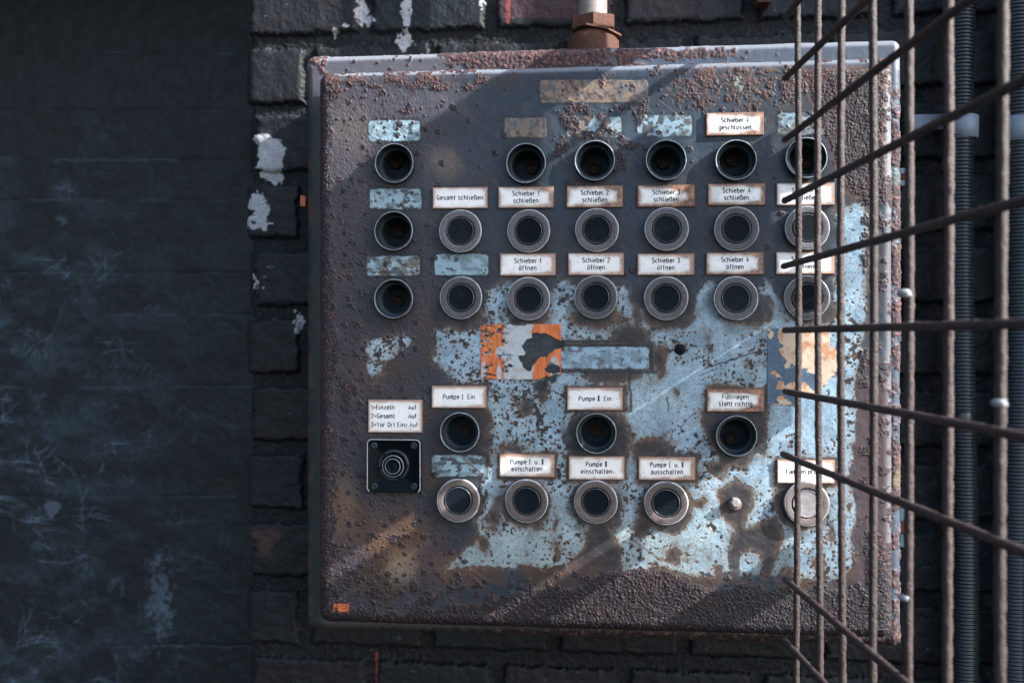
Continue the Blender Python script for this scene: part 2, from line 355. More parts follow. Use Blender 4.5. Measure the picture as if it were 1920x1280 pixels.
    # brown halo around surviving paint and orange band along the foot
    halo = np.exp(-np.abs(np.minimum(Fd, 0)) / 6.5) * (Fd < 0) * ss(.35, .65, n2)
    col = mixc(col, srgb(92, 72, 58), halo * .8)
    foot = ss(26, 0, np.abs(V - (1082 + (n1 - .5) * 46 + 22 * np.sin(U / 95.))))
    col = mixc(col, srgb(88, 64, 54), foot * .55 * ss(.3, .6, n2) * ss(640, 820, U))
    # ---- blue paint colour
    bl = np.zeros(U.shape + (3,)) + BLUE
    bl = mixc(bl, srgb(164, 188, 196), ss(.5, .75, n1) * .6); bl = mixc(bl, BLUE_D, ss(.55, .3, fbm(U / 40, V / 40, 4, 77)) * .6)
    bl = mixc(bl, srgb(170, 190, 190), ss(850, 1020, V) * ss(1500, 1200, U) * .5)
    bl = bl * (1 - .22 * ss(960, 1040, V))[..., None]  # lower paint darkened so the sun on it looks weaker
    bl = mixc(bl, srgb(128, 122, 112), np.exp(-np.maximum(Fd, 0) / 4.0) * .6)
    bl = mixc(bl, srgb(112, 134, 146), ss(.5, .72, n2) * .4)
    bl = mixc(bl, srgb(104, 92, 82), np.exp(-np.maximum(Fd, 0) / 11.0) * ss(.46, .70, fbm(U / 12, V / 14, 4, 83)) * .7)
    bl = mixc(bl, srgb(84, 74, 68), ss(.70, .82, fbm(U / 3.2, V / 3.2, 3, 87) + .10 * np.exp(-np.maximum(Fd, 0) / 20.)) * .7)
    bl = mixc(bl, srgb(70, 84, 96), dark_ring * ss(.35, .6, n2) * .75)
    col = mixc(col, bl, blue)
    # rings of brown round each chip
    ch = ss(-2.2, -.2, chip) * (1 - ss(-.3, .9, chip)) * ss(-1, 2, Fd)
    col = mixc(col, srgb(124, 104, 88), ch * .6)
    chipd = ss(-.3, .9, chip) * ss(-1, 2, Fd)
    col = mixc(col, np.where((i1 > .95)[..., None], srgb(104, 76, 60), srgb(54, 48, 48)), chipd * .9)
    # rectangles
    rb = mixc(np.zeros(U.shape + (3,)) + srgb(138, 166, 180), srgb(118, 108, 94), ss(Rq - .1, Rq + .1, n2 * .9 + n3 * .2))
    rb = mixc(rb, srgb(60, 56, 60), ss(.60, .66, fbm(U / 10, V / 7, 4, 17) + .12 * (Rq < .9) * (Rq > .3) - .04) * .9)
    rb = np.where(((U > 1040) & (V > 600))[..., None] & (Rm > 0)[..., None], mixc(BLUE * np.ones(U.shape + (3,)), srgb(84, 84, 88), ss(.58, .68, fbm(U / 11, V / 7, 4, 27)) * .8), rb)
    rb = np.where((Rq < .2)[..., None], mixc(np.zeros(U.shape + (3,)) + srgb(138, 116, 98), srgb(86, 74, 68), ss(.45, .62, n3)), rb)
    lit = np.where(V < 262, .9, 1.0)
    col = mixc(col, rb * lit[..., None], Rm * (.95 - .35 * (Rq < .2) * ss(.5, .7, n2)))
    col = mixc(col, srgb(84, 92, 96), Rm * ss(.42, .62, fbm(U / 14, V / 12, 4, 19)) * .55)
    # dark lines framing the lost rectangles
    for (a, q) in rects:
        k = np.abs(rect(U, V, a[0] - 3, a[1] - 3, a[2] + 3, a[3] + 3, 8))
        col = mixc(col, srgb(30, 38, 46), ss(4.5, 1, k) * .55 * ss(.3, .5, n2))
    # ---- rusty yellow-orange patches along the top
    top = np.maximum.reduce([ell(Uw, Vw, 1302, 165, 44, 42), ell(Uw, Vw, 1400, 165, 48, 40), ell(Uw, Vw, 1470, 160, 50, 40) - 6, ell(Uw, Vw, 1600, 160, 60, 40) - 8])
    tm = ss(.5, .62, n3 * .6 + n2 * .4 + top / 220) * ss(-20, 6, top)
    col = mixc(col, srgb(112, 76, 48), tm * .8); 
    col = mixc(col, srgb(120, 132, 124), ss(3, 9, ell(Uw, Vw, 1386, 160, 15, 24)) * .9)
    # right border: brown-purple worn to the steel
    rtop = poly(Uw, Vw, [(1500, 130), (1660, 120), (1668, 380), (1590, 372), (1570, 330), (1548, 250), (1530, 205)])
    rr = ss(-8, 8, rtop); col = mixc(col, srgb(84, 62, 58), rr * .85); col = mixc(col, srgb(120, 82, 60), rr * ss(.52, .68, n3) * .6)
    rs = ss(-5, 12, ss(1598, 1612, Uw) * 20 - 8) * ss(690, 720, V)
    col = mixc(col, srgb(74, 62, 66), rs * .9)
    # scratches
    for (a, b, wd, cc, k) in [((1322, 690), (1450, 652), 1.5, srgb(40, 44, 52), .85), ((1310, 702), (1345, 690), 1, srgb(60, 66, 74), .7), ((1180, 690), (1182, 770), 2.4, srgb(44, 40, 44), .8),
                              ((1250, 745), (1254, 772), 1.1, srgb(50, 52, 60), .8), ((1300, 775), (1275, 800), 1, srgb(50, 52, 60), .8), ((1275, 800), (1280, 812), 1, srgb(50, 52, 60), .8),
                              ((1300, 235), (1238, 190), 1.6, srgb(90, 84, 82), .7), ((870, 860), (905, 890), 1.5, srgb(100, 70, 50), .8), ((962, 775), (1005, 757), 1.6, srgb(40, 40, 46), .8),
                              ((1185, 1010), (1240, 1050), 2.2, srgb(88, 70, 60), .6), ((1240, 800), (1215, 770), .8, srgb(60, 66, 70), .5), ((1045, 640), (1190, 640), 3, srgb(40, 44, 50), .8),
                              ((1050, 696), (1228, 697), 2.6, srgb(40, 44, 50), .8), ((1221, 650), (1222, 695), 3, srgb(44, 46, 50), .8)]:
        col = mixc(col, cc, ss(-.6, .6, seg(U + (n2 - .5) * 7, V + (n2 - .5) * 7, a, b, wd)) * k)
    sc = fbm((U + V) / 90, (U - V) / 2.2, 2, 63)
    col = mixc(col, srgb(120, 124, 128), ss(.80, .88, sc) * .25)
    bh = np.maximum.reduce([poly(Uw * .4 + U * .6, Vw * .4 + V * .6, [(972, 650), (1000, 622), (1018, 618), (1040, 628), (1060, 640), (1060, 660), (1040, 664), (1012, 678), (1004, 696), (984, 700), (972, 680)]), ell(Uw, Vw, 1032, 700, 22, 18), ell(Uw, Vw, 1015, 722, 24, 16) - 4, ell(Uw, Vw, 970, 602, 18, 8)])
    col = mixc(col, srgb(32, 34, 40), ss(-3, 5, bh) * .92); blue = blue * (1 - ss(-3, 5, bh))
    # ---- orange remnant low in the corner
    o = ss(0, 3, rect(Uw * .3 + U * .7, Vw * .3 + V * .7, 624, 1129, 657, 1147, 3))
    # ---- granular rust
    cm = np.zeros(U.shape)
    def cr(x): return ss(-4, 6, x + (n2 - .5) * 26)
    foot_line = np.interp(U, [580, 650, 700, 900, 990, 1060, 1110, 1180, 1250, 1330, 1400, 1480, 1700], [1085, 1128, 1150, 1126, 1104, 1100, 1082, 1062, 1070, 1104, 1092, 1100, 1100])
    cm = np.maximum(cm, cr(V - foot_line - 2))
    cm = np.maximum(cm, .9 * ss(.56, .64, n2 * .6 + n3 * .4) * ss(1060, 1110, V))
    cm = np.maximum(cm, cr(600 + 14 + 26 * fbm(V / 40, V * 0, 3, 8) * ss(380, 700, V) - U + 4))
    for e in [(640, 152, 44, 8), (690, 160, 30, 5), (740, 148, 34, 7), (800, 148, 34, 9), (825, 160, 22, 12), (870, 165, 26, 6, .35), (620, 175, 18, 16), (880, 140, 30, 5, .1),
              (650, 745, 14, 30), (655, 735, 28, 8), (650, 820, 12, 10), (760, 205, 12, 8), (1070, 222, 18, 28), (1052, 280, 16, 26), (1120, 250, 26, 16), (1100, 205, 50, 8),
              (1085, 345, 22, 9), (1180, 272, 60, 8), (1160, 300, 16, 24), (1320, 205, 16, 5, .8), (1205, 200, 10, 40, .4),
              (700, 1003, 46, 5), (735, 1005, 26, 7), (805, 1005, 30, 7), (778, 1108, 14, 12), (705, 1110, 16, 12), (800, 1125, 20, 12), (660, 1070, 16, 8)]:
        cm = np.maximum(cm, cr(ell(Uw, Vw, *e) - 2))
    cm = np.maximum(cm, cr(rtop - 6) * .75); cm = np.maximum(cm, tm * .55)
    cm = np.maximum(cm, ss(.53, .60, n2 * .7 + n1 * .3) * ss(1600, 1622, U) * .9)
    cm = np.maximum(cm, ss(1618, 1630, U) * ss(1000, 1060, V)); cm = np.maximum(cm, ss(.52, .58, n2) * ss(1612, 1630, U) * ss(860, 900, V))
    cm = np.maximum(cm, ss(.56, .62, n2 * .5 + n1 * .5) * ss(200, 150, V) * ss(1280, 1180, U) * .9)
    # scattered single blisters, dense on the left and over the top right
    wb, ib = worley(U / 20 + n3 * .35, V / 20 + n3 * .35, 44); wc, ic = worley(U / 13 + n3 * .3, V / 13 + n3 * .3, 45)
    dl = ss(900, 640, U) * .34 + ss(370, 150, V) * .18 * ss(1000, 1300, U) + ss(900, 1050, V) * .15 + .05
    bl1 = ss(0, .05, .22 * (ib > 1 - dl) * (.5 + ib) - wb); bl2 = ss(0, .08, .22 * (ic > 1 - dl * .8) - wc)
    cm = np.maximum(cm, np.maximum(bl1, bl2) * (1 - dark_ring * .6) * (1 - .8 * ss(500, 540, V) * ss(860, 900, U) * ss(1090, 1060, V)))
    hb, ic2 = crust_bumps(U, V, cm)
    cc = mixc(np.zeros(U.shape + (3,)) + CRUST, PINK, ss(.55, .9, ic2) * .7)
    cc = mixc(cc * .9, srgb(112, 76, 66), (ss(.80, .88, ic2) * .45 + ss(190, 150, V) * ss(.4, .7, n2) * .35).clip(0, 1))
    cc = mixc(cc, srgb(54, 54, 62), ss(1200, 1500, U) * ss(1050, 1100, V) * .5)
    cmc = ss(.25, .6, cm)
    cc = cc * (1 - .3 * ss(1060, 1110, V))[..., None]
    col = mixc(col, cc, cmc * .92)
    col = mixc(col, srgb(190, 104, 64) * (.5 + .8 * n3[..., None]), o * .85 * ss(.38, .5, n2 * .5 + n3 * .5))
    rgh = .52 - .10 * blue + .12 * cmc + .12 * (n2 - .5)
    rgh = np.where(V < 140, rgh + .02, rgh).clip(.25, .95)
    h = hb * .00075 + (fbm(U / 2.6, V / 2.6, 2, 37) - .5) * .0005 * left * (1 - blue) + (n1 - .5) * .0012 + (n2 - .5) * .0003 + blue * .00022 + Rm * .0002 + (n3 - .5) * .00012 * (1 + 2 * left)
    h = h - ss(0, 6, rect(U, V, 1046, 646, 1222, 696, 10)) * .0003
    # edge roll: steel-grey paint, brightened in colour for sun on the top and right bends
    er = ss(.0025, .0075, d) * (1 - cmc)
    col = mixc(col, np.where((V < 400)[..., None], srgb(122, 127, 135), srgb(100, 102, 110)), er * .8 * ss(-.2, .2, (V < 140) * 1. + (U > 1600) * 1. - .5))
    return col * .84, rgh, h

DX0, _ = pt(599, 640, 0.004); DX1, _ = pt(1674, 640, 0.004); DX0 = float(DX0); DX1 = float(DX1)
DZ1, DZ0 = 0.2578, -0.2690
HX0 = float(pt(575, 640, .032)[0]); HX1 = float(pt(1690, 640, .032)[0]); HZ1, HZ0 = 0.2828, -0.2850
holes = [(a, b, 31) for a, b in SOCKETS]
def door_hole(U, V, d):
    b = np.zeros(U.shape, bool)
    for (a, c, r) in holes: b |= (np.hypot(U - a, V - c) < r)
    return b
cab = tag(empty('control_cabinet', (0.06, 0.14, DZ0)), 'rusty blue-grey steel control cabinet with labelled push buttons, hung on the dark brick wall', 'control cabinet')
link('door', shell(DX0, DX1, DZ0, DZ1, 0, .0105, .012, 1180, 1160, paint_door, door_hole), M_door, cab)

def paint_house(U, V, d):
    n1 = fbm(U / 60, V / 60, 5, 111); n2 = fbm(U / 16, V / 16, 5, 123); n3 = fbm(U / 6, V / 6, 4, 131)
    col = np.zeros(U.shape + (3,)) + srgb(74, 74, 82)
    col = mixc(col, srgb(64, 74, 88), ss(1150, 1250, U))
    col = mixc(col, srgb(36, 46, 46), ss(620, 590, U) * ss(150, 230, V))
    col = mixc(col, srgb(96, 62, 48), ss(.5, .65, n2) * ss(595, 580, U) * .5)
    col = mixc(col, srgb(46, 44, 44), ss(1160, 1185, V)); col = mixc(col, srgb(120, 70, 50), ss(.45, .6, n1) * ss(.006, .010, d) * ss(1150, 1180, V) * .7)
    cm = ss(-2, 4, ell(U, V + 0 * U, 990, 108, 170, 26) + (n2 - .5) * 30) * ss(140, 132, V)
    cm = np.maximum(cm, ss(.55, .62, n2 * .6 + n1 * .4) * ss(150, 130, V) * ss(1500, 1100, U))
    cm = np.maximum(cm, ss(-4, 4, ell(U, V, 1260, 100, 130, 12) + (n2 - .5) * 24) * .7)
    cm = np.maximum(cm, ss(.44, .52, n2 * .6 + n1 * .4) * ss(1664, 1676, U) * ss(140, 200, V))
    wb, ib = worley(U / 15, V / 15, 144); cm = np.maximum(cm, ss(0, .08, .26 * (ib > .62) - wb) * ss(150, 130, V) * ss(1100, 800, U))
    cm = np.maximum(cm, ss(.5, .6, n3) * ss(1172, 1180, V) * .6)
    hb, ic = crust_bumps(U, V, cm, 5.5, 77)
    cc = mixc(np.zeros(U.shape + (3,)) + srgb(58, 46, 50), srgb(104, 72, 66), ss(.45, .95, ic))
    col = mixc(col, cc, ss(.25, .6, cm) * .92)
    col = mixc(col, srgb(128, 84, 72), ss(.011, .014, d) * ss(.42, .56, n2) * (V < 300) * .8)
    col = mixc(col, srgb(112, 116, 124), ss(.0005, .004, d) * (1 - ss(.25, .6, cm)) * ((V < 130) * .85))  # sunlit brightness of the top roll painted into the colour
    # faded paint spots on the right flank
    for (a, b, c) in [(1680, 330, srgb(84, 98, 100)), (1682, 900, srgb(96, 84, 70))]:
        col = mixc(col, c, ss(0, 5, ell(U, V, a, b, 12, 22)) * .9)
    return col, (.5 + .3 * cm).clip(.3, .95), hb * .0010 + (n1 - .5) * .001 + (n3 - .5) * .0002
def house_hole(U, V, d): return (U > 640) & (U < 1630) & (V > 175) & (V < 1130)
link('housing', shell(HX0, HX1, HZ0, HZ1, .03, .008, .10, 1000, 1000, paint_house, house_hole), M_door, cab)

# ------------------------------------------------------------------ lathed fittings (axis along -y)
def lathe(prof, n=56, cx=0, cz=0, y0=0, wob=0, seed=0):
    """prof: list of (radius, height out of the door) in plan units"""
    v = []; q = []
    for k, (r, h) in enumerate(prof):
        for i in range(n):
            a = 2 * math.pi * i / n
            rr = r * PX * (1 + wob * math.sin(a * 3 + seed + k * .3) + wob * .6 * math.sin(a * 7 + seed * 2))
            v.append((cx + rr * math.cos(a), y0 - h * PX, cz + rr * math.sin(a)))
    for k in range(len(prof) - 1):
        for i in range(n):
            j = (i + 1) % n
            q.append((k * n + i, (k + 1) * n + i, (k + 1) * n + j, k * n + j))
    return v, q
TILT = [0, 0]
def lathe_obj(name, prof, mat, parent, u, v, n=56, wob=0.0, y=0.0, toph=None):
    hh = (toph if toph is not None else prof[0][1]) * PX
    x, z = pt(u, v, y - hh)
    vv, q = lathe(prof, n, float(x), float(z), y, wob, random.random() * 6)
    vv = [(a, b_ + TILT[0] * (a - float(x)) + TILT[1] * (c - float(z)), c) for a, b_, c in vv]
    me = mesh_np(vv, q)
    return link(name, me, mat, parent)
def fix_normals(me): me.validate()

RING = [(40, -2), (40.5, 5), (40.3, 8.6), (39.5, 10.8), (38.2, 11.8), (35, 11.6), (30, 11.1), (28, 10.8), (27.0, 9.8), (26.8, 7), (26.6, 2), (20, 1)]
CAP = [(25.0, 0), (25.2, 8), (24.9, 10.4), (24.4, 11.4), (23.8, 11.5), (23.1, 10.9), (21, 10.7), (14, 10.4), (7, 10.2), (.05, 10.1)]
for i, (u, v) in enumerate(BUTTONS):
    brown = v > 900; TILT[:] = [random.uniform(-.07, .07), random.uniform(-.07, .07)]
    ring = lathe_obj('push_button', RING, M_ring_b if brown else M_ring, cab, u, v, 64, .009, toph=11)
    cp = lathe_obj('button_cap', CAP, M_capw if (u, v) == (1513, 944) else M_cap, ring, u, v, 56, .003, toph=11)
    lathe_obj('bright_edge', [(40.45, 7.2), (40.4, 9.4), (39.7, 11.1), (38.9, 11.8), (38.5, 11.7)], M_edge, ring, u, v, 64, .004, toph=11)
    lathe_obj('cap_edge', [(25.3, 8.8), (25.15, 10.5), (24.7, 11.5), (24.2, 11.7), (24.0, 11.5)], M_capedge, ring, u, v, 56, .003, toph=11)
    if (u, v) == (1513, 944): ring['label'] = 'push button with a cloudy pale cap, under the lamp test plate'
SOCK = [(36, -1), (37.5, 6), (37.5, 13), (36.8, 14.6), (35.6, 15.2), (34.8, 15.0), (34.2, 13), (33.8, 7)]
WELL = [(33.9, 8), (33.4, 3), (31.2, -3), (30.0, -4.4), (28.2, -4.2), (27.6, -7), (27.2, -30), (26.8, -60), (8, -62), (.05, -62)]
for i, (u, v) in enumerate(SOCKETS):
    TILT[:] = [random.uniform(-.05, .05), random.uniform(-.05, .05)]
    s = lathe_obj('lamp_holder', SOCK, M_black, cab, u, v, 64, .006, toph=14)
    lathe_obj('rim', [(37.2, 14.2), (37.0, 15.4), (36.2, 15.9), (35.4, 15.8), (35.1, 15.3)], M_edged, s, u, v, 64, .006, toph=14)
    lathe_obj('lamp_socket', WELL, M_deep, s, u, v, 64, .006, toph=14)
    ox, oz = random.uniform(-9, 9), random.uniform(-6, 9)
    lathe_obj('lamp_contact', [(12, -61), (12, -52), (11, -50), (9.5, -50), (9, -52), (9, -59), (.05, -60)], M_brown, s, u + ox, v + oz, 32, .01, toph=-30)

TILT[:] = [0, 0]
# bolt, plug
bx, bz = pt(1378, 942, -.006)
b = lathe_obj('washer', [(11.5, 0), (11.8, 3), (10.8, 4), (4, 4)], M_screw, cab, 1378, 944, 32, .02)
lathe_obj('hex_bolt', [(9.2, 0), (9.2, 12), (8.0, 14.5), (6, 15), (.05, 15)], M_bolt, cab, 1379, 942, 6, 0, toph=12).data.shade_flat()
lathe_obj('hole_plug', [(10, -1), (10, 1.5), (8.6, 2.6), (.05, 2.8)], M_cap, cab, 1275, 655, 32, .02)

# ------------------------------------------------------------------ stroke lettering
def arc(cx, cy, rx, ry, a0, a1, n=9):
    return [(cx + rx * math.cos(R(a0 + (a1 - a0) * i / n)), cy + ry * math.sin(R(a0 + (a1 - a0) * i / n))) for i in range(n + 1)]
X = .70; w_ = .44
def bowl(x=0, wd=w_, h=X): return arc(x + wd / 2, h / 2, wd / 2, h / 2, 0, 360, 16)
G = {
 'a': (w_, [[(.04, .58)] + arc(.22, .50, .20, .20, 130, 0, 6)[0:] + [(.42, 0)], arc(.21, .20, .20, .20, 60, 330, 10)]),
 'b': (w_, [[(0, 1), (0, 0)], bowl()]), 'c': (.40, [arc(.22, .35, .22, .35, 50, 310, 12)]),
 'd': (w_, [[(.44, 1), (.44, 0)], bowl()]), 'e': (w_, [[(.01, .36), (.43, .36)] + arc(.22, .36, .215, .34, 0, 310, 14)]),
 'f': (.30, [arc(.24, .82, .14, .18, 80, 180, 5) + [(.10, 0)], [(0, .66), (.27, .66)]]),
 'g': (w_, [bowl(), [(.44, .66), (.44, -.10)] + arc(.22, -.10, .22, .18, 0, -140, 8)]),
 'h': (w_, [[(0, 1), (0, 0)], arc(.21, .46, .21, .24, 180, 0, 8) + [(.42, 0)]]),
 'i': (.10, [[(.05, .68), (.05, 0)], [(.05, .92), (.05, 1.05)]]), 'l': (.16, [[(.03, 1), (.03, .12)] + arc(.14, .12, .11, .12, 180, 270, 4)]),
 'm': (.62, [[(0, .68), (0, 0)], arc(.155, .50, .155, .19, 180, 0, 6) + [(.31, 0)], arc(.465, .50, .155, .19, 180, 0, 6) + [(.62, 0)]]),
 'n': (w_, [[(0, .68), (0, 0)], arc(.21, .46, .21, .24, 180, 0, 8) + [(.42, 0)]]), 'o': (w_, [bowl()]),
 'p': (w_, [[(0, .68), (0, -.28)], bowl()]), 'r': (.30, [[(0, .68), (0, 0)], arc(.18, .46, .18, .24, 180, 60, 6)]),
 's': (.38, [arc(.20, .53, .17, .16, 40, 215, 7) + arc(.19, .18, .18, .18, 65, -150, 8)]),
 't': (.30, [[(.10, .94), (.10, .14)] + arc(.22, .14, .12, .14, 180, 280, 5), [(0, .66), (.27, .66)]]),
 'u': (w_, [[(0, .68), (0, .24)] + arc(.21, .24, .21, .24, 180, 360, 8) + [(.42, .68)], [(.42, .3), (.42, 0)]]),
 'w': (.56, [[(0, .68), (.13, 0), (.28, .6), (.43, 0), (.56, .68)]]), 'z': (.38, [[(0, .66), (.36, .66), (0, 0), (.38, 0)]]),
 'ß': (.46, [[(0, 0), (0, .78)] + arc(.20, .78, .20, .22, 180, 0, 7) + [(.36, .62), (.22, .56)] + arc(.24, .28, .22, .28, 90, -110, 9)]),
 'S': (.46, [arc(.24, .76, .21, .23, 35, 225, 8) + arc(.23, .26, .23, .26, 60, -150, 9)]),
 'G': (.50, [arc(.26, .5, .25, .5, 50, 300, 14) + [(.50, .14), (.50, .46), (.28, .46)]]), 'P': (.46, [[(0, 0), (0, 1), (.22, 1)] + arc(.22, .75, .24, .25, 90, -90, 8) + [(0, .5)]]),
 'I': (.26, [[(.13, 0), (.13, 1)], [(0, 1), (.26, 1)], [(0, 0), (.26, 0)]]), 'E': (.42, [[(.42, 1), (0, 1), (0, 0), (.42, 0)], [(0, .52), (.36, .52)]]),
 'J': (.42, [[(.12, 0), (.12, 1)], [(.32, 0), (.32, 1)], [(0, 1), (.44, 1)], [(0, 0), (.44, 0)]]),
 'F': (.42, [[(.42, 1), (0, 1), (0, 0)], [(0, .52), (.36, .52)]]), 'A': (.50, [[(0, 0), (.25, 1), (.50, 0)], [(.08, .3), (.42, .3)]]),
 'V': (.50, [[(0, 1), (.25, 0), (.50, 1)]]), 'O': (.50, [arc(.25, .5, .25, .5, 0, 360, 18)]), 'L': (.40, [[(0, 1), (0, 0), (.40, 0)]]),
 '1': (.30, [[(0, .72), (.22, 1), (.22, 0)]]), '2': (.44, [arc(.22, .76, .21, .24, 160, -30, 9) + [(0, 0), (.44, 0)]]),
 '3': (.44, [arc(.21, .77, .20, .23, 150, -80, 9) + arc(.21, .27, .23, .27, 80, -150, 9)]), '4': (.46, [[(.30, 1), (0, .26), (.46, .26)], [(.34, .52), (.34, 0)]]),
 '5': (.44, [[(.40, 1), (.06, 1), (.03, .56)] + arc(.20, .31, .23, .31, 115, -150, 10)]), '=': (.36, [[(0, .34), (.36, .34)], [(0, .58), (.36, .58)]]),
 '.': (.10, [[(.05, -.02), (.05, .11)]]),
}
G['ö'] = (w_, G['o'][1] + [[(.08, .93), (.08, 1.06)], [(.36, .93), (.36, 1.06)]]); G['ü'] = (w_, G['u'][1] + [[(.08, .93), (.08, 1.06)], [(.36, .93), (.36, 1.06)]])

def text_strokes(s, gap=.25):
    s = s.replace('II', 'J'); x = 0; out = []
    for c in s:
        if c == ' ': x += .36; continue
        wd, st = G[c]
        out += [[(x + a, b) for a, b in p] for p in st]; x += wd + gap
    return out, x - gap
def tube_into(v, q, pts, rad, n=6, squash=1.0):
    """pts: Nx3 list; rad: number or list"""
    pts = [Vector(p) for p in pts]; base = len(v); N = len(pts)
    for i, p in enumerate(pts):
        t = (pts[min(i + 1, N - 1)] - pts[max(i - 1, 0)])
        t = t.normalized() if t.length > 1e-9 else Vector((0, 0, 1))
        a = Vector((0, 1, 0)) if abs(t.y) < .9 else Vector((1, 0, 0))
        s1 = t.cross(a).normalized(); s2 = s1.cross(t).normalized()
        r = rad[i] if hasattr(rad, '__len__') else rad
        for k in range(n):
            an = 2 * math.pi * k / n
            rr = r[k] if hasattr(r, '__len__') else r
            v.append(tuple(p + s1 * math.cos(an) * rr + s2 * math.sin(an) * rr * squash))
    for i in range(N - 1):
        for k in range(n):
            j = (k + 1) % n
            q.append((base + i * n + k, base + i * n + j, base + (i + 1) * n + j, base + (i + 1) * n + k))
def lettering(parent, lines, u0, v0, u1, v1, yp, cap=8.7, pitch=13.4, align='c'):
    v = []; q = []
    vc = (v0 + v1) / 2
    for k, (ln, xo) in enumerate(lines):
        st, wd = text_strokes(ln)
        base = vc + (k - (len(lines) - 1) / 2) * pitch + cap * .42
        sx = cap * 1.01
        us = (u0 + u1) / 2 - wd * sx / 2 if align == 'c' else u0 + xo
        for p in st:
            P = []
            for (a, b) in p:
                x, z = pt(us + a * sx, base - b * cap, yp); P.append((float(x), yp - .00008, float(z)))
            tube_into(v, q, P, PX * .76, 6, .35)
    link('lettering', mesh_np(v, q), M_ink, parent)

# ------------------------------------------------------------------ label plates
TH_PL = .0013
def plate(box, lines, rust, seed):
    u0, v0, u1, v1 = box; y = -.0012
    nx, nz = 108, 46 if v1 - v0 < 50 else 66
    x0, z1 = pt(u0, v0, y - TH_PL); x1, z0 = pt(u1, v1, y - TH_PL)
    x0, x1, z0, z1 = map(float, (x0, x1, z0, z1))
    z1 = float(pt((u0 + u1) / 2, v0, y - TH_PL)[1]); z0 = float(pt((u0 + u1) / 2, v1, y - TH_PL)[1])
    def pn(U, V, d):
        du = np.minimum(U - u0, u1 - U); dv = np.minimum(V - v0, v1 - V); e = np.minimum(du, dv)
        n2 = fbm(U / 16 + seed * 7, V / 16, 4, seed); n3 = fbm(U / 5 + seed * 3, V / 5, 4, seed + 5); n1 = fbm(U / 45 + seed, V / 45, 3, seed + 9)
        right = ss((u0 + u1) / 2, u1, U)
        wd = 2.5 + rust * 15 * (n1 * .9 + .25) * (.35 + .9 * right) * (1 if lines else .7) + 5 * (n2 - .5)
        if lines is None or v0 > 700: wd = wd + 6 * rust * ss(v0 + 12, v0, V) * 2 * n2
        m = ss(1, -1, (e - wd) / (2.2 + 3 * rust)) * ss(.05, .35, rust + n2 * .4)
        col = np.zeros(U.shape + (3,)) + srgb(236, 236, 238) * .84
        col = mixc(col, srgb(196, 192, 182), ss(10 + 8 * n1, 0, e - wd) * (.25 + .5 * rust))
        col = mixc(col, srgb(176, 176, 172), ss(.5, .7, n2) * (.12 + .5 * rust * (rust > .6)))
        rc = mixc(np.zeros(U.shape + (3,)) + srgb(150, 92, 54), srgb(86, 56, 46), ss(.4, .65, n3 + .25 * (rust - .5)))
        rc = mixc(rc, srgb(176, 130, 86), ss(.48, .2, n2) * .5)
        col = mixc(col, rc, m * min(.95, .55 + .45 * rust))
        col = mixc(col, srgb(92, 62, 46), ss(2.2, .6, e + (n3 - .5) * 2) * .75)
        col = mixc(col, srgb(40, 38, 42), ss(.77, .82, fbm(U / 3, V / 3, 3, seed + 3)) * .8)
        return col, .38 + .35 * m, (n3 - .5) * .00002 * m * ss(9, 3, e)
    me = shell(x0, x1, z0, z1, y - TH_PL, .0003, TH_PL + .0010, nx, nz, pn)
    o = link('label_plate', me, M_plate, cab)
    yp = y - TH_PL + .00004
    if lines: lettering(o, [(l, 0) for l in lines], u0, v0, u1, v1, yp)
    else:
        ls = [('1=Einzeln', 6), ('2=Gesamt', 6), ('3=Vor Ort Einz.Auf', 6)]
        lettering(o, ls, u0, v0, u1, v1, yp, cap=8.4, pitch=16.3, align='l')
        lettering(o, [('Auf', 76), ('Auf', 76), ('.', -80)][:2], u0, v0, u1, v1 - 16.3, yp, cap=8.4, pitch=16.3, align='l')
    o['label'] = 'white plate lettered ' + (' '.join(lines) if lines else '1=Einzeln 2=Gesamt 3=Vor Ort')
    return o
for i, (bx_, ln, ru) in enumerate(PLATES): plate(bx_, ln, ru, 200 + i * 3)

# ------------------------------------------------------------------ stickers
def sheet(name, u0, v0, u1, v1, nx, nz, paint, keep, lift=.0009):
    a = np.linspace(u0, u1, nx); b = np.linspace(v1, v0, nz); U, V = np.meshgrid(a, b)
    X_, Z_ = pt(U, V, -lift); n = fbm(U / 20, V / 20, 4, 301)
    Y_ = -lift - (n - .3) * .0007
    col = paint(U, V); K = keep(U, V)
    P = np.stack([X_, Y_, Z_], -1).reshape(-1, 3); idx = np.arange(nx * nz).reshape(nz, nx)
    q = np.stack([idx[:-1, :-1], idx[:-1, 1:], idx[1:, 1:], idx[1:, :-1]], -1).reshape(-1, 4)
    q = q[K.reshape(-1)[q].all(1)]
    used = np.zeros(nx * nz, bool); used[q.ravel()] = True; mp = np.cumsum(used) - 1
    me = mesh_np(P[used], mp[q]); attrs(me, col.reshape(-1, 3)[used], np.full(used.sum(), .55))
    o = link(name, me, M_plate, cab)
    sm = o.modifiers.new('thickness', 'SOLIDIFY'); sm.thickness = .0003; sm.offset = -1
    return o
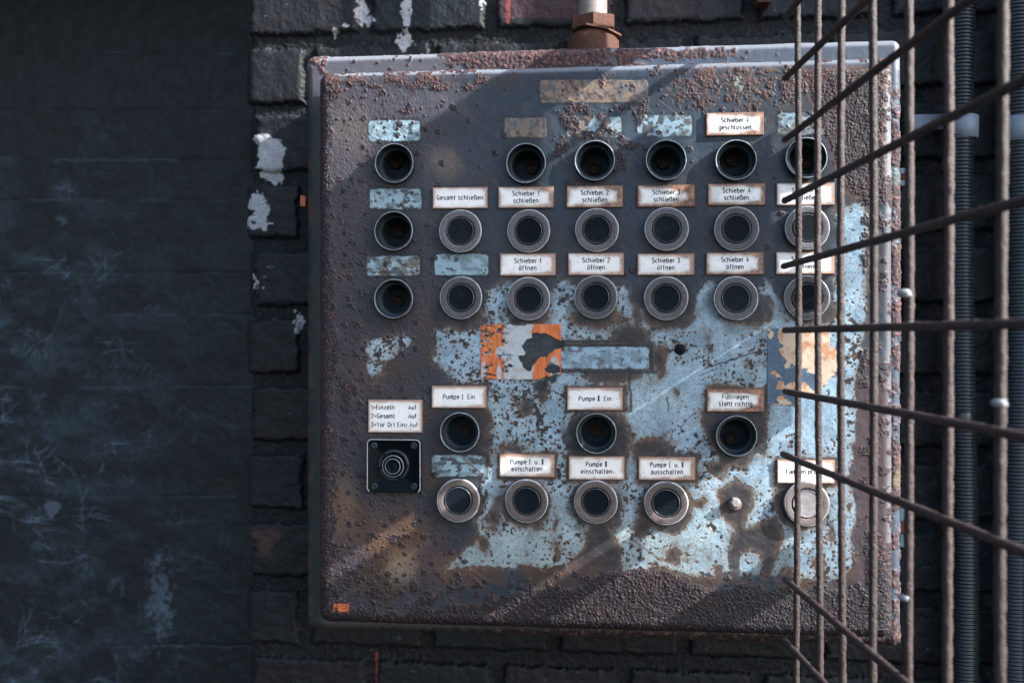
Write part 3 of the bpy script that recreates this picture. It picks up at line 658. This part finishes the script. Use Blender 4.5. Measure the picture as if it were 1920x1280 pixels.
def st_paint(U, V):
    n2 = fbm(U / 9, V / 9, 4, 401); n3 = fbm(U / 4, V / 30, 3, 402)
    Vw = V + (n2 - .5) * 8; Uw = U + (n2 - .5) * 8
    col = np.zeros(U.shape + (3,)) + srgb(222, 116, 52)
    col = mixc(col, srgb(232, 150, 88), ss(.5, .7, n3) * .6); col = mixc(col, srgb(176, 84, 44), ss(.5, .3, n3) * .5)
    wht = np.maximum.reduce([rect(Uw, V, 945, 600, 998, 716, 3), ell(Uw, Vw, 955, 660, 26, 14), ell(Uw, Vw, 1040, 690, 10, 22), rect(Uw, V, 984, 600, 996, 640, 2), ell(U, Vw, 936, 700, 5, 20), ell(U, V, 907, 700, 5, 28)])
    col = mixc(col, srgb(188, 196, 204), ss(-1, 2, wht)); col = mixc(col, srgb(176, 160, 140), ss(.55, .7, n2) * ss(-1, 2, wht) * .6)
    return mixc(col, srgb(60, 56, 58), ss(.62, .68, fbm(U / 8, V / 5, 4, 404) + .08 * ss(690, 600, V)) * .85 * ss(965, 940, U) + 0) * .68
def st_keep(U, V):
    n = fbm(U / 8, V / 8, 4, 410); Uw = U + (n - .5) * 12; Vw = V + (n - .5) * 12
    tear = poly(Uw, Vw, [(980, 650), (1000, 628), (1018, 624), (1035, 632), (1052, 640), (1055, 652), (1040, 655), (1030, 664), (1010, 672), (1000, 682), (994, 694), (984, 692), (978, 680), (970, 668), (985, 664)])
    tear = np.maximum(tear, ell(Uw, Vw, 1035, 690, 14, 8)); tear = np.maximum(tear, poly(Uw, Vw, [(1012, 712), (1036, 700), (1050, 702), (1060, 730), (1000, 730)]))
    tear = np.maximum(tear, ell(Uw, Vw, 970, 604, 14, 6)); tear = np.maximum(tear, (fbm(U / 12, V / 6, 4, 411) - .66) * 60 * ss(975, 940, U) - 1)
    tear = np.maximum(tear, 2 - (V - 605 + (920 - U).clip(0, 99) * -.1))
    return tear < 0
s1 = sheet('torn_sticker', 901, 605, 1052, 711, 240, 170, st_paint, st_keep); s1['label'] = 'torn orange and white striped sticker'
def lb_paint(U, V):
    n2 = fbm(U / 12, V / 12, 4, 501); n3 = fbm(U / 4, V / 4, 3, 502); Uw = U + (n2 - .5) * 30; Vw = V + (n2 - .5) * 30
    col = np.zeros(U.shape + (3,)) + srgb(72, 100, 126); col = mixc(col, srgb(56, 80, 104), ss(.45, .6, n3) * .6)
    bg_ = np.maximum.reduce([poly(Uw, Vw, [(1460, 612), (1552, 612), (1572, 655), (1580, 690), (1530, 700), (1500, 690), (1474, 682), (1462, 655)]), ell(Uw, Vw, 1550, 715, 22, 22), ell(Uw, Vw, 1490, 730, 32, 12), ell(Uw, Vw, 1475, 680, 8, 10), ell(Uw, Vw, 1457, 706, 7, 5), ell(Uw, Vw, 1441, 624, 6, 8), ell(Uw, Vw, 1462, 752, 20, 5)])
    bc = mixc(np.zeros(U.shape + (3,)) + srgb(206, 182, 158), srgb(186, 126, 82), ss(.5, .68, n2) * .8)
    return mixc(col, bc, ss(-.5, 1, bg_)) * .72
def lb_keep(U, V):
    n2 = fbm(U / 12, V / 12, 4, 511)
    return (rect(U, V, 1438, 615, 1585, 760, 2) + (n2 - .5) * 6 * (U > 1500) > 0) & ~(poly(U + (n2 - .5) * 20, V + (n2 - .5) * 20, [(1525, 745), (1575, 700), (1600, 700), (1600, 770), (1525, 770)]) > 0) & ~((V > 740) & (U > 1500)) & ~((U > 1556) & (V < 650))
s2 = sheet('torn_paper_label', 1438, 615, 1592, 760, 220, 200, lb_paint, lb_keep); s2['label'] = 'peeling beige paper over dark blue backing behind the mesh'

# ------------------------------------------------------------------ rotary switch base
def rbox(name, u0, v0, u1, v1, h, r, mat, parent, y=0.0, n=8, rim=None):
    """rounded-square body; rim = (inset, drop) sinks the face inside a lip"""
    yp = y - h; x0, z1 = pt(u0, v0, yp); x1, z0 = pt(u1, v1, yp); x0, x1, z0, z1 = map(float, (x0, x1, z0, z1))
    def loop(ins, yy, rr):
        L = []
        for (cx, cz, a0) in [(x1 - rr - ins, z1 - rr - ins, 0), (x0 + rr + ins, z1 - rr - ins, 90), (x0 + rr + ins, z0 + rr + ins, 180), (x1 - rr - ins, z0 + rr + ins, 270)]:
            for k in range(n + 1):
                a = R(a0 + 90 * k / n); L.append((cx + rr * math.cos(a), yy, cz + rr * math.sin(a)))
        return L
    rr = r * PX
    P = [(0, y, rr), (0, yp + .0008, rr), (.0003, yp + .0002, rr), (.0009, yp, rr)]
    if rim: P += [(rim[0] * .7, yp, rr), (rim[0], yp + rim[1], rr * .8)]
    v = []; q = []; m = 4 * (n + 1)
    for (a, b, c) in P: v += loop(a, b, c)
    for k in range(len(P) - 1):
        for i in range(m):
            j = (i + 1) % m; q.append((k * m + i, (k + 1) * m + i, (k + 1) * m + j, k * m + j))
    c = len(v); last = v[-m:]; v.append((sum(a[0] for a in last) / m, last[0][1], sum(a[2] for a in last) / m))
    t = [((len(P) - 1) * m + i, c, (len(P) - 1) * m + (i + 1) % m) for i in range(m)]
    return link(name, mesh_np(v, q, t), mat, parent)
sw = rbox('rotary_switch', 688, 823, 788, 924, .007, 9, M_cap, cab, rim=(.0022, .0018)); sw['label'] = 'square black rotary switch base without its knob'
def edge_strip():
    y = -.007; x0, z1 = map(float, pt(688, 823, y)); x1, z0 = map(float, pt(788, 924, y)); rr = 9 * PX; i_ = .0003; P = []
    for (cx, cz, a0) in [(x1 - rr, z1 - rr, 0), (x0 + rr, z1 - rr, 90), (x0 + rr, z0 + rr, 180), (x1 - rr, z0 + rr, 270)]:
        for k in range(9):
            a = R(a0 + 11.25 * k); P.append((cx + (rr - i_) * math.cos(a), y + .0001, cz + (rr - i_) * math.sin(a)))
    v = []; q = []; tube_into(v, q, P[18:] + P[:20] if False else P[30:] + P[:24], .00055, 8); link('pale_edge', mesh_np(v, q), M_edge, sw)  # pale strip along the right, top and left edges
edge_strip()
def on_sw(name, prof, mat, u, v, n=40, flat=False, y=-.005):
    o = lathe_obj(name, prof, mat, sw, u, v, n, .004, y=y, toph=2)
    if flat: o.data.shade_flat()
    return o
on_sw('collar', [(30, 0), (29, 2.2), (26, 3), (24, 2), (24, 0)], M_black, 738, 872)
on_sw('pale_ring', [(20.9, 6.2), (20.9, 7.4), (20.0, 8.3), (19.2, 8.3), (19.0, 7.9)], M_edged, 738, 873)  # paler rings over the switch centre
on_sw('pale_ring', [(15.1, 9.6), (15.0, 10.6), (14.2, 11.3), (13.6, 11.3), (13.4, 11.0)], M_edged, 738, 873)
on_sw('notched_ring', [(21, 0), (21, 7), (20, 8), (18.4, 8), (17.8, 7), (17.4, 1)], M_cap, 738, 873)
on_sw('spindle', [(15, 0), (15, 10), (14, 11), (12.6, 11), (12, 10), (11.6, 5), (4, 4.4), (3.4, 7), (.05, 7)], M_cap, 738, 873)
for (a, b) in [(698 + 3, 835), (776, 835), (701, 912), (776, 912)]:
    on_sw('screw', [(7, 0), (7, 1.6), (6, 2.4), (2, 2.2), (.05, 1.4)], M_black, a, b, 20)
for k in range(5):
    a = R(-60 + 62 * k); uu = 738 + 25 * math.cos(a); vv = 873 - 25 * math.sin(a)
    on_sw('lug', [(3.4, 0), (3.4, 6), (2.4, 7), (.05, 7)], M_cap, uu, vv, 8)

# ------------------------------------------------------------------ screws along the lid, hinges on the flank
for (u, v) in [(615, 101), (765, 94), (925, 91), (1082, 84), (1320, 78), (1486, 74), (1652, 70)]:
    x, z = pt(u, v, .05); vv = []; q = []
    for k, (rr, hh) in enumerate([(6.5, 0), (7.5, 2), (6.6, 4.4), (4, 6), (.05, 6.4)]):
        for i in range(14):
            a = 2 * math.pi * i / 14; k2 = 1 + .25 * math.sin(i * 2.3 + u)
            vv.append((float(x) + rr * k2 * PX * math.cos(a), .05 + rr * k2 * PX * math.sin(a), HZ1 - .0005 + hh * PX))
    for k in range(4):
        for i in range(14):
            j = (i + 1) % 14; q.append((k * 14 + i, k * 14 + j, (k + 1) * 14 + j, (k + 1) * 14 + i))
    link('lid_screw', mesh_np(vv, q), M_screw, cab)
def box_me(x0, x1, y0, y1, z0, z1, bev=.001):
    import bmesh
    bm = bmesh.new(); bmesh.ops.create_cube(bm, size=1)
    for v in bm.verts: v.co = Vector(((x0 + x1) / 2 + v.co.x * (x1 - x0), (y0 + y1) / 2 + v.co.y * (y1 - y0), (z0 + z1) / 2 + v.co.z * (z1 - z0)))
    if bev: bmesh.ops.bevel(bm, geom=bm.edges[:], offset=bev, segments=2, affect='EDGES', profile=.6)
    me = bpy.data.meshes.new('b'); bm.to_mesh(me); bm.free(); return me
for (v0, v1) in [(318, 352), (950, 1022)]:
    x0 = HX1 - .0002; x1 = x0 + .008; zt = float(pt(1690, v0, .045)[1]); zb = float(pt(1690, v1, .045)[1]); t3 = (zt - zb) / 3
    hg = link('hinge', box_me(x0, x1, .036, .056, zb + 2 * t3, zt), M_hinge, cab)
    link('hinge_knuckle', box_me(x0, x1 - .001, .037, .055, zb + t3 + .0005, zb + 2 * t3 - .0005), M_nut, hg)
    link('hinge_leaf', box_me(x0, x1, .036, .056, zb, zb + t3), M_hinge, hg)

# ------------------------------------------------------------------ brick wall
WY = .15
COURSE = .0757; ZT = float((640 - 82) * 1.028 / F_PX)
def paint_wall(U, V, d, x=None, z=None):
    # real wall position
    Xw, Zw = pt(U, V, WY)
    n1 = fbm(U / 90, V / 90, 4, 611); n2 = fbm(U / 20, V / 20, 5, 623); n3 = fbm(U / 6, V / 6, 4, 631)
    zz = (ZT - Zw) / COURSE + (n2 - .5) * .10; row = np.floor(zz); fz = zz - row
    xx = (Xw + .1735) / .140 + np.where(row % 2 == 0, .5, 0) + (n2 - .5) * .06 + .06 * (_h(row, row * 0, 5) - .5); cidx = np.floor(xx); fx = xx - cidx
    ez = np.minimum(fz, .80 - fz) * COURSE * 1000; ex = np.minimum(fx, 1 - fx) * 140 - 7
    e = np.minimum(ez, ex)                           # mm inside the brick
    brick = ss(-1.5, 2.5, e + (n3 - .5) * 4)
    rid = _h(row + 50, cidx + 50, 9)
    col = np.zeros(U.shape + (3,)) + srgb(44, 54, 63)
    col = mixc(col, srgb(38, 46, 56), ss(.4, .6, n1))
    col = mixc(col, srgb(66, 50, 54), (rid > .55) * .4 * ss(.25, .5, n2)); col = mixc(col, srgb(52, 50, 54), (rid > .35) * .4)
    # one dark red brick over the cabinet, paint-free
    red = ss(-2, 2, rect(U, V, 912, -30, 1083, 38, 4)) + .55 * ss(-2, 2, rect(U, V, 1135, -30, 1300, 36, 4))
    col = mixc(col, srgb(66, 44, 50) / np.array([.21, .30, .35]), red.clip(0, 1) * .8)
    mort = mixc(np.zeros(U.shape + (3,)) + srgb(36, 46, 52), srgb(70, 80, 86), ss(.58, .72, n3) * .7)
    col = col * brick[..., None] + mort * (1 - brick[..., None])
    # old whitewash
    Uw = U + (n2 - .5) * 26; Vw = V + (n2 - .5) * 26
    wh = np.maximum.reduce([ell(Uw, Vw, 508, 292, 30, 36), ell(Uw, Vw, 510, 330, 24, 16) - 3, ell(Uw, Vw, 492, 400, 17, 32), ell(Uw, Vw, 490, 424, 24, 8), ell(Uw, Vw, 765, 28, 9, 30, .25), ell(Uw, Vw, 757, 75, 10, 22, .2),
                            ell(Uw, Vw, 678, 22, 8, 26), ell(Uw, Vw, 690, 40, 16, 8), ell(Uw, Vw, 632, 66, 10, 6), ell(Uw, Vw, 655, 55, 9, 5), ell(Uw, Vw, 484, 535, 6, 14), ell(Uw, Vw, 560, 605, 10, 18), ell(Uw, Vw, 900, 5, 5, 14)])
    whm = ss(-.5, 1.5, wh + (n3 - .5) * 12)
    col = mixc(col, srgb(150, 153, 158) / np.array([.21, .30, .35]), whm * .9)
    w1, i1 = worley(U / 30 + n2, V / 30, 66)
    fl = ss(0, .03, .045 * (i1 > .72) * (.6 + i1) - w1); col = mixc(col, np.where((i1 > .94)[..., None], srgb(150, 84, 64), srgb(150, 156, 158)), fl * .85)
    # exposed orange brick at the pier edge, red drips
    ob = ss(0, 14, ell(Uw, Vw, 505, 1015, 40, 36)) * ss(.3, .6, n2); col = mixc(col, srgb(74, 50, 46) / np.array([.21, .30, .35]), ob * .8)
    dr = np.maximum(seg(U + (n3 - .5) * 3, V, (954, -20), (954, 44), 3.6), seg(U + (n3 - .5) * 2, V, (706, 1222), (708, 1300), 2.6))
    col = mixc(col, srgb(128, 56, 52) / np.array([.21, .30, .35]), ss(-1, 1, dr) * .85)
    col = mixc(col, srgb(96, 92, 90), ss(1.6, .2, np.abs(ez - .6)) * ss(.55, .66, n2) * ss(.5, .62, fbm(U / 40, V * 0 + row * 3.3, 3, 90)) * .7 * (fz < .4))  # bits of sun on the brick top edges painted as pale lines
    h = brick * .0048 + np.clip(e, 0, 5) / 5 * .0015 * brick + (n2 - .5) * .0024 + (n3 - .5) * .0006 + (1 - brick) * (n3 - .5) * .002
    return col * np.array([.21, .30, .35]), (.62 + .2 * (n2 - .5) + .15 * (1 - brick)), h
WX0 = float(pt(472, 640, WY)[0]); WX1 = 1.2
WZ = .62
def build_wall():
    parts = []
    def wh(U, V, d):
        xx, zz = pt(U, V, WY); return ((xx > HX0 + .05) & (xx < HX1 - .05) & (np.abs(zz) < .235))
    # the visible piece fine, the rest of the wall coarser: one mesh of four strips
    me = shell(WX0, .74, -.46, .46, WY, .006, .05, 1180, 1060, paint_wall, wh)
    return me
M_brk = mat_attr('plain_dark_brick', base=tuple(srgb(44, 50, 58)), rough=.8, fine=80, amt=.3)
bw = link('brick_wall', build_wall(), M_wall)
tag(bw, 'dark painted brick wall with peeling whitewash patches behind the cabinet', 'wall')

link('wall_core', box_me(WX0 + .02, 1.2, .172, .60, -.7, 2.2, 0), M_brk, bw, loc=(0, 0, 0))
lt = link('shade_slab', box_me(-2.2, WX0 + .4, .16, .6, .60, .9, 0), M_brk); tag(lt, 'added unseen slab darkening the top of the recessed wall', 'shade_slab')  # unseen slab added to keep the top of the recess dark
# recessed wall on the left
def paint_back(U, V, d):
    Xw, Zw = pt(U, V, .42)
    n1 = fbm(U / 120, V / 120, 4, 711); n2 = fbm(U / 26, V / 20, 5, 723); n3 = fbm(U / 8, V / 8, 4, 731)
    col = np.zeros(U.shape + (3,)) + srgb(22, 32, 39); col = col * (.7 + .6 * n3[..., None])
    lo = (ss(470, 60, U) * .7 + .3) * ss(60, 620, V)  # paler marks toward the lower left stand in for the light there
    patch = ss(.40, .72, fbm(U / 60, V / 40, 6, 741))
    wx = U + 30 * (n1 - .5) * 2; wy = V + 30 * (fbm(U / 110, V / 110, 3, 745) - .5) * 2
    s1 = ss(.62, .86, fbm((wx + wy * .6) / 60, (wx * .6 - wy) / 7, 4, 751)); s2_ = ss(.62, .84, fbm(wx / 7, wy / 60, 4, 761)); s3 = ss(.62, .84, fbm(wx / 90, wy / 6, 4, 771)); s4 = ss(.62, .84, fbm((wx - wy * .9) / 60, (wx * .9 + wy) / 8, 4, 781))
    col = mixc(col, srgb(50, 68, 80), (patch * .5 * lo * (.4 + 1.2 * n3)).clip(0, 1))
    gate = ss(.42, .66, fbm(U / 70, V / 50, 5, 785))
    col = mixc(col, srgb(100, 120, 142), ((s1 * .6 + s2_ * .5 + s3 * .8 + s4 * .6) * .45 * lo * gate).clip(0, .7))
    line = np.full(U.shape, 99.0)
    for v in (100, 207, 300, 375, 512, 590, 725, 930, 1210): line = np.minimum(line, np.abs(V - v + (n2 - .5) * 7 + (n1 - .5) * 6))
    col = mixc(col, srgb(84, 100, 114), ss(4, .5, line) * ss(.5, .7, fbm(U / 60, V / 60, 3, 791)) * .2)
    sp = np.maximum.reduce([ell(U, V, 95, 952, 20, 18), ell(U, V, 115, 415, 9, 7), ell(U, V, 300, 1120, 24, 80) * .4]) + (n3 - .5) * 22
    col = mixc(col, srgb(112, 128, 146), ss(-2, 8, sp) * .3)
    return col, .55 + .3 * (n2 - .5), (n2 - .5) * .002 - ss(4, 0, line) * .0012 * ss(.4, .6, n1) + (n3 - .5) * .0006
me = shell(-1.16, WX0 + .03, -.9, .9, .42, .002, .002, 800, 1000, paint_back)
lw = link('recessed_wall', me, M_wall); tag(lw, 'scratched blue-black wall set back left of the brick pier', 'wall')
sw_ = link('shade_wall', box_me(-1.5, -1.15, -2.6, .6, -1.5, 3.2, 0), M_brk); tag(sw_, 'added unseen dark wall dimming the light from the left', 'wall')  # unseen wall added to cut the light coming from the left
# unseen block added right of the frame: it keeps the sun off the wall beside the cabinet
pl = link('sun_blocker', box_me(.745, 1.15, -.08, .20, -.60, 1.2, .004), mat_attr('sun_blocker_brick', base=tuple(srgb(52, 56, 62)), rough=.8, fine=80, amt=.3)); tag(pl, 'added unseen block keeping the sun off the wall beside the cabinet', 'sun_blocker')
# return face of the pier's corner
# ------------------------------------------------------------------ shade slats added out of view on the right, cut to throw the streaked shade
XB = .50
scr = tag(empty('shade_screen', (XB, -.24, -.6)), 'added unseen slats right of the cabinet, cut to cast the streaked shade', 'shade_blocker')
K = .252 / .839
def shade_slat(c0, c1, us, ue=565):
    xa = float(pt(us, 640)[0]); xb_ = float(pt(ue, 640)[0])
    ya = -K * (XB - xa); yb = -K * (XB - xb_)
    # height on the slats of the sun ray that reaches plan line v = c - .65 u
    def zz(c):
        u = 1000.; x, z = pt(u, c - .65 * u); return float(z) + (.545 / .839) * (XB - float(x))
    link('shade_slat', box_me(XB, XB + .004, min(ya, yb), max(ya, yb), zz(c1), zz(c0), .0008), M_slat, scr)
for s_ in [(745, 873, 1500), (874, 1034, 1010), (1035, 1189, 1230), (1190, 1462, 1440), (1463, 1497, 1480, 960), (1498, 1535, 1480), (1541, 1638, 1480), (1643, 1745, 1480), (1768, 1825, 1200), (1965, 2052, 1480), (958, 972, 1500)]:
    shade_slat(*s_)
link('shade_post', box_me(XB - .006, XB + .010, -.232, -.219, -.6, 1.3, .002), M_slat, scr)

x, z = pt(568, 378, .05); link('mounting_lug', box_me(float(x) - .0015, float(x) + .004, .045, .055, float(z) - .0055, float(z) + .0055, .001), mat_attr('orange_rusted_lug', base=tuple(srgb(170, 92, 66)), rough=.8, fine=300, amt=.4, bump=.8), cab)
x, z = pt(1428, 2, .135); rb_ = link('rusty_bracket', box_me(float(x) - .006, float(x) + .008, .125, .145, float(z) - .005, float(z) + .05, .002), M_nut); tag(rb_, 'small orange-rusted bracket end on the bricks above the cabinet', 'bracket')
# ------------------------------------------------------------------ conduits
def conduit(name, u, rad, yc, spans, collars, label):
    x, _ = pt(u, 640, yc - rad); x = float(x)
    root = tag(empty(name, (x, yc, -.5)), label, 'conduit', 'corrugated conduits beside the cabinet')
    pitch = 6.7 * PX * 1.11
    for (v0, v1) in spans:
        z1 = float(pt(u, v0, yc - rad)[1]); z0 = float(pt(u, v1, yc - rad)[1]); n = 40; v = []; q = []; z = z1; rows = []
        while z > z0:
            for (f, r) in [(0, 1), (.16, 1.0), (.32, .965), (.5, .90), (.72, .90), (.88, .965)]:
                rows.append((z - f * pitch, rad * r))
            z -= pitch
        for (zz, rr) in rows:
            bow = .0025 * math.sin(zz * 7 + 1.2 + u)
            for i in range(n):
                a = 2 * math.pi * i / n; v.append((x + bow + rr * math.cos(a), yc + rr * math.sin(a), zz))
        for k in range(len(rows) - 1):
            for i in range(n):
                j = (i + 1) % n; q.append((k * n + i, (k + 1) * n + i, (k + 1) * n + j, k * n + j))
        link('corrugated_tube', mesh_np(v, q), M_cond, root)
    for (v0, v1, m, rs) in collars:
        z1 = float(pt(u, v0, yc - rad)[1]); z0 = float(pt(u, v1, yc - rad)[1]); v = []; q = []; n = 40
        prof = [(rs * .9, z1), (rs, z1 - .001), (rs, z0 + .001), (rs * .9, z0)]
        for (rr, zz) in prof:
            for i in range(n):
                a = 2 * math.pi * i / n; v.append((x + .001 + rad * rr * math.cos(a), yc + rad * rr * math.sin(a), zz))
        for k in range(3):
            for i in range(n):
                j = (i + 1) % n; q.append((k * n + i, (k + 1) * n + i, (k + 1) * n + j, k * n + j))
        link('collar', mesh_np(v, q), m, root)
    return root
conduit('corrugated_conduit', 1812, .0148, .115, [(-60, 216), (250, 772), (800, 1340)], [(212, 256, M_coll, 1.06), (764, 806, M_cond, .8)], 'black corrugated conduit nearer the cabinet, with a grey collar')
conduit('corrugated_conduit', 1916, .0148, .115, [(-60, 218), (258, 1340)], [(214, 262, M_coll, 1.06)], 'black corrugated conduit at the right edge, behind the last wire')
x, z = pt(1712, 232, .135); cl = link('pipe_clip', box_me(float(x) - .003, float(x) + .042, .128, .134, float(z) - .008, float(z) + .008, .001), M_coll); tag(cl, 'grey metal strap fixing the conduit to the wall', 'pipe clip')

# ------------------------------------------------------------------ gland pipe on top
x, _ = pt(1111, 40, .075); gx = float(x); gy = .075
gp = tag(empty('gland_pipe', (gx, gy, HZ1)), 'worn steel pipe screwed into the cabinet top by a rusted nut', 'pipe')
def vlathe(name, prof, mat, n, tilt=0, flat=False, yoff=0, xoff=0):
    v = []; q = []
    for k, (r, z) in enumerate(prof):
        for i in range(n):
            a = 2 * math.pi * (i + .5) / n; xx = r * math.cos(a); v.append((gx + xoff + xx, gy + yoff + r * math.sin(a), z - tilt * xx))
    for k in range(len(prof) - 1):
        for i in range(n):
            j = (i + 1) % n; q.append((k * n + i, (k + 1) * n + i, (k + 1) * n + j, k * n + j))
    me = mesh_np(v, q, smooth=not flat); return link(name, me, mat, gp)
zz = lambda v: float(pt(1111, v, gy)[1])
vlathe('pipe', [(.0148, .62), (.0148, zz(30)), (.0152, zz(36)), (.0152, zz(48))], M_pipe, 40)
vlathe('gland_nut', [(.017, zz(36)), (.0232, zz(37)), (.0238, zz(40)), (.0238, zz(57)), (.0232, zz(60)), (.017, zz(61))], M_nut, 6, flat=True, tilt=-.02, xoff=.001)
vlathe('lock_washer', [(.018, zz(60)), (.0265, zz(62)), (.027, zz(66)), (.018, zz(67))], M_nut, 8, flat=True, tilt=.22, xoff=.004)
vlathe('gland_base', [(.016, zz(62)), (.021, zz(66)), (.0235, zz(72)), (.0255, zz(80)), (.026, HZ1 - .002)], M_nut, 32, xoff=.001)

# ------------------------------------------------------------------ wire mesh
A_OFF = 520 * .72 / F_PX; STEP = F_PX * A_OFF * .0001305
def cam_pt(a, v_m, dep):       # a to the right of the view axis, v_m metres up, dep metres ahead
    return (CAM[0] + FW[0] * dep + RT[0] * a, CAM[1] + FW[1] * dep + RT[1] * a, v_m)
mesh_root = tag(empty('wire_mesh_panel', cam_pt(A_OFF, -.45, .6)), 'rusty welded wire mesh standing out from the wall in front of the cabinet', 'wire mesh')
WR = .0024
def wire(name, p0, p1, n, seed, rad=WR, bend=.0008, parent=mesh_root):
    P = []; RR = []; r_ = random.Random(seed); ph = [r_.uniform(0, 6) for _ in range(6)]
    m = 12; g = np.random.default_rng(seed)
    pits = g.normal(0, 1, (n + 1, m)); pits = (pits + np.roll(pits, 1, 1) * .6 + np.roll(pits, 1, 0) * .4) * .045
    for i in range(n + 1):
        t = i / n; q = Vector(p0).lerp(Vector(p1), t)
        L = (Vector(p1) - Vector(p0)).length
        q += Vector((math.sin(t * L * 9 + ph[0]), math.sin(t * L * 7 + ph[1]), math.sin(t * L * 8 + ph[2]) * .7)) * bend
        P.append(q); k = 1 + .015 * math.sin(t * L * 160 + ph[3]) + .02 * math.sin(t * L * 610 + ph[4])
        if i in (0, n): k *= .45
        elif i in (1, n - 1): k *= .85
        RR.append([rad * k * (1 + float(x)) for x in pits[i]])
    v = []; qd = []; tube_into(v, qd, P, RR, m)
    return link(name, mesh_np(v, qd), M_wire, parent)
inv = [1 / 535. - .0001305 * k for k in range(-1, 9)]
for k, iv in enumerate(inv[1:8]):
    dep = F_PX * A_OFF * iv
    wv = wire('upright_wire', cam_pt(A_OFF + .001 * math.sin(k * 2.2) , -.44, dep), cam_pt(A_OFF - .0008 + .001 * math.cos(k * 1.7), .46, dep), 420, 30 + k)
    if k == 4:
        for vv_, rr in [(548, .006)]:
            pass
ends = [-80, 35, 150, 263, 378, 498, 620, 733, 850, 1082, 1197, 1312]
for k, ve in enumerate(ends):
    d0 = .72 + random.uniform(-.003, .004); zc = (634 - ve) * .72 / F_PX + (6 - 0) * .72 / F_PX
    wire('cross_wire', cam_pt(A_OFF - 2 * WR + .0003, zc, d0), cam_pt(A_OFF - 2 * WR + .0003, zc + random.uniform(-.002, .002), .22), 300, 60 + k, bend=.0006)
# dried pale drops on the wires
def drop(u, v, idx, s):
    dep = F_PX * A_OFF * inv[idx + 1]; o = cam_pt(A_OFF - WR * .6, (640 - v) * dep / F_PX, dep); vv = []; q = []
    for k in range(7):
        t = math.pi * k / 6
        for i in range(12):
            a = 2 * math.pi * i / 12; n_ = 1 + .25 * math.sin(i * 1.9 + k * 1.3)
            vv.append((o[0] + s * 1.2 * n_ * math.sin(t) * math.cos(a), o[1] + s * 1.1 * n_ * math.sin(t) * math.sin(a), o[2] + s * .8 * math.cos(t)))
    for k in range(6):
        for i in range(12):
            j = (i + 1) % 12; q.append((k * 12 + i, (k + 1) * 12 + i, (k + 1) * 12 + j, k * 12 + j))
    link('dried_drop', mesh_np(vv, q), M_blob, mesh_root)
drop(1708, 550, 4, .0032); drop(1885, 755, 6, .0028); drop(1695, 1120, 4, .0028)
scene.render.resolution_x = 1024; scene.render.resolution_y = 682
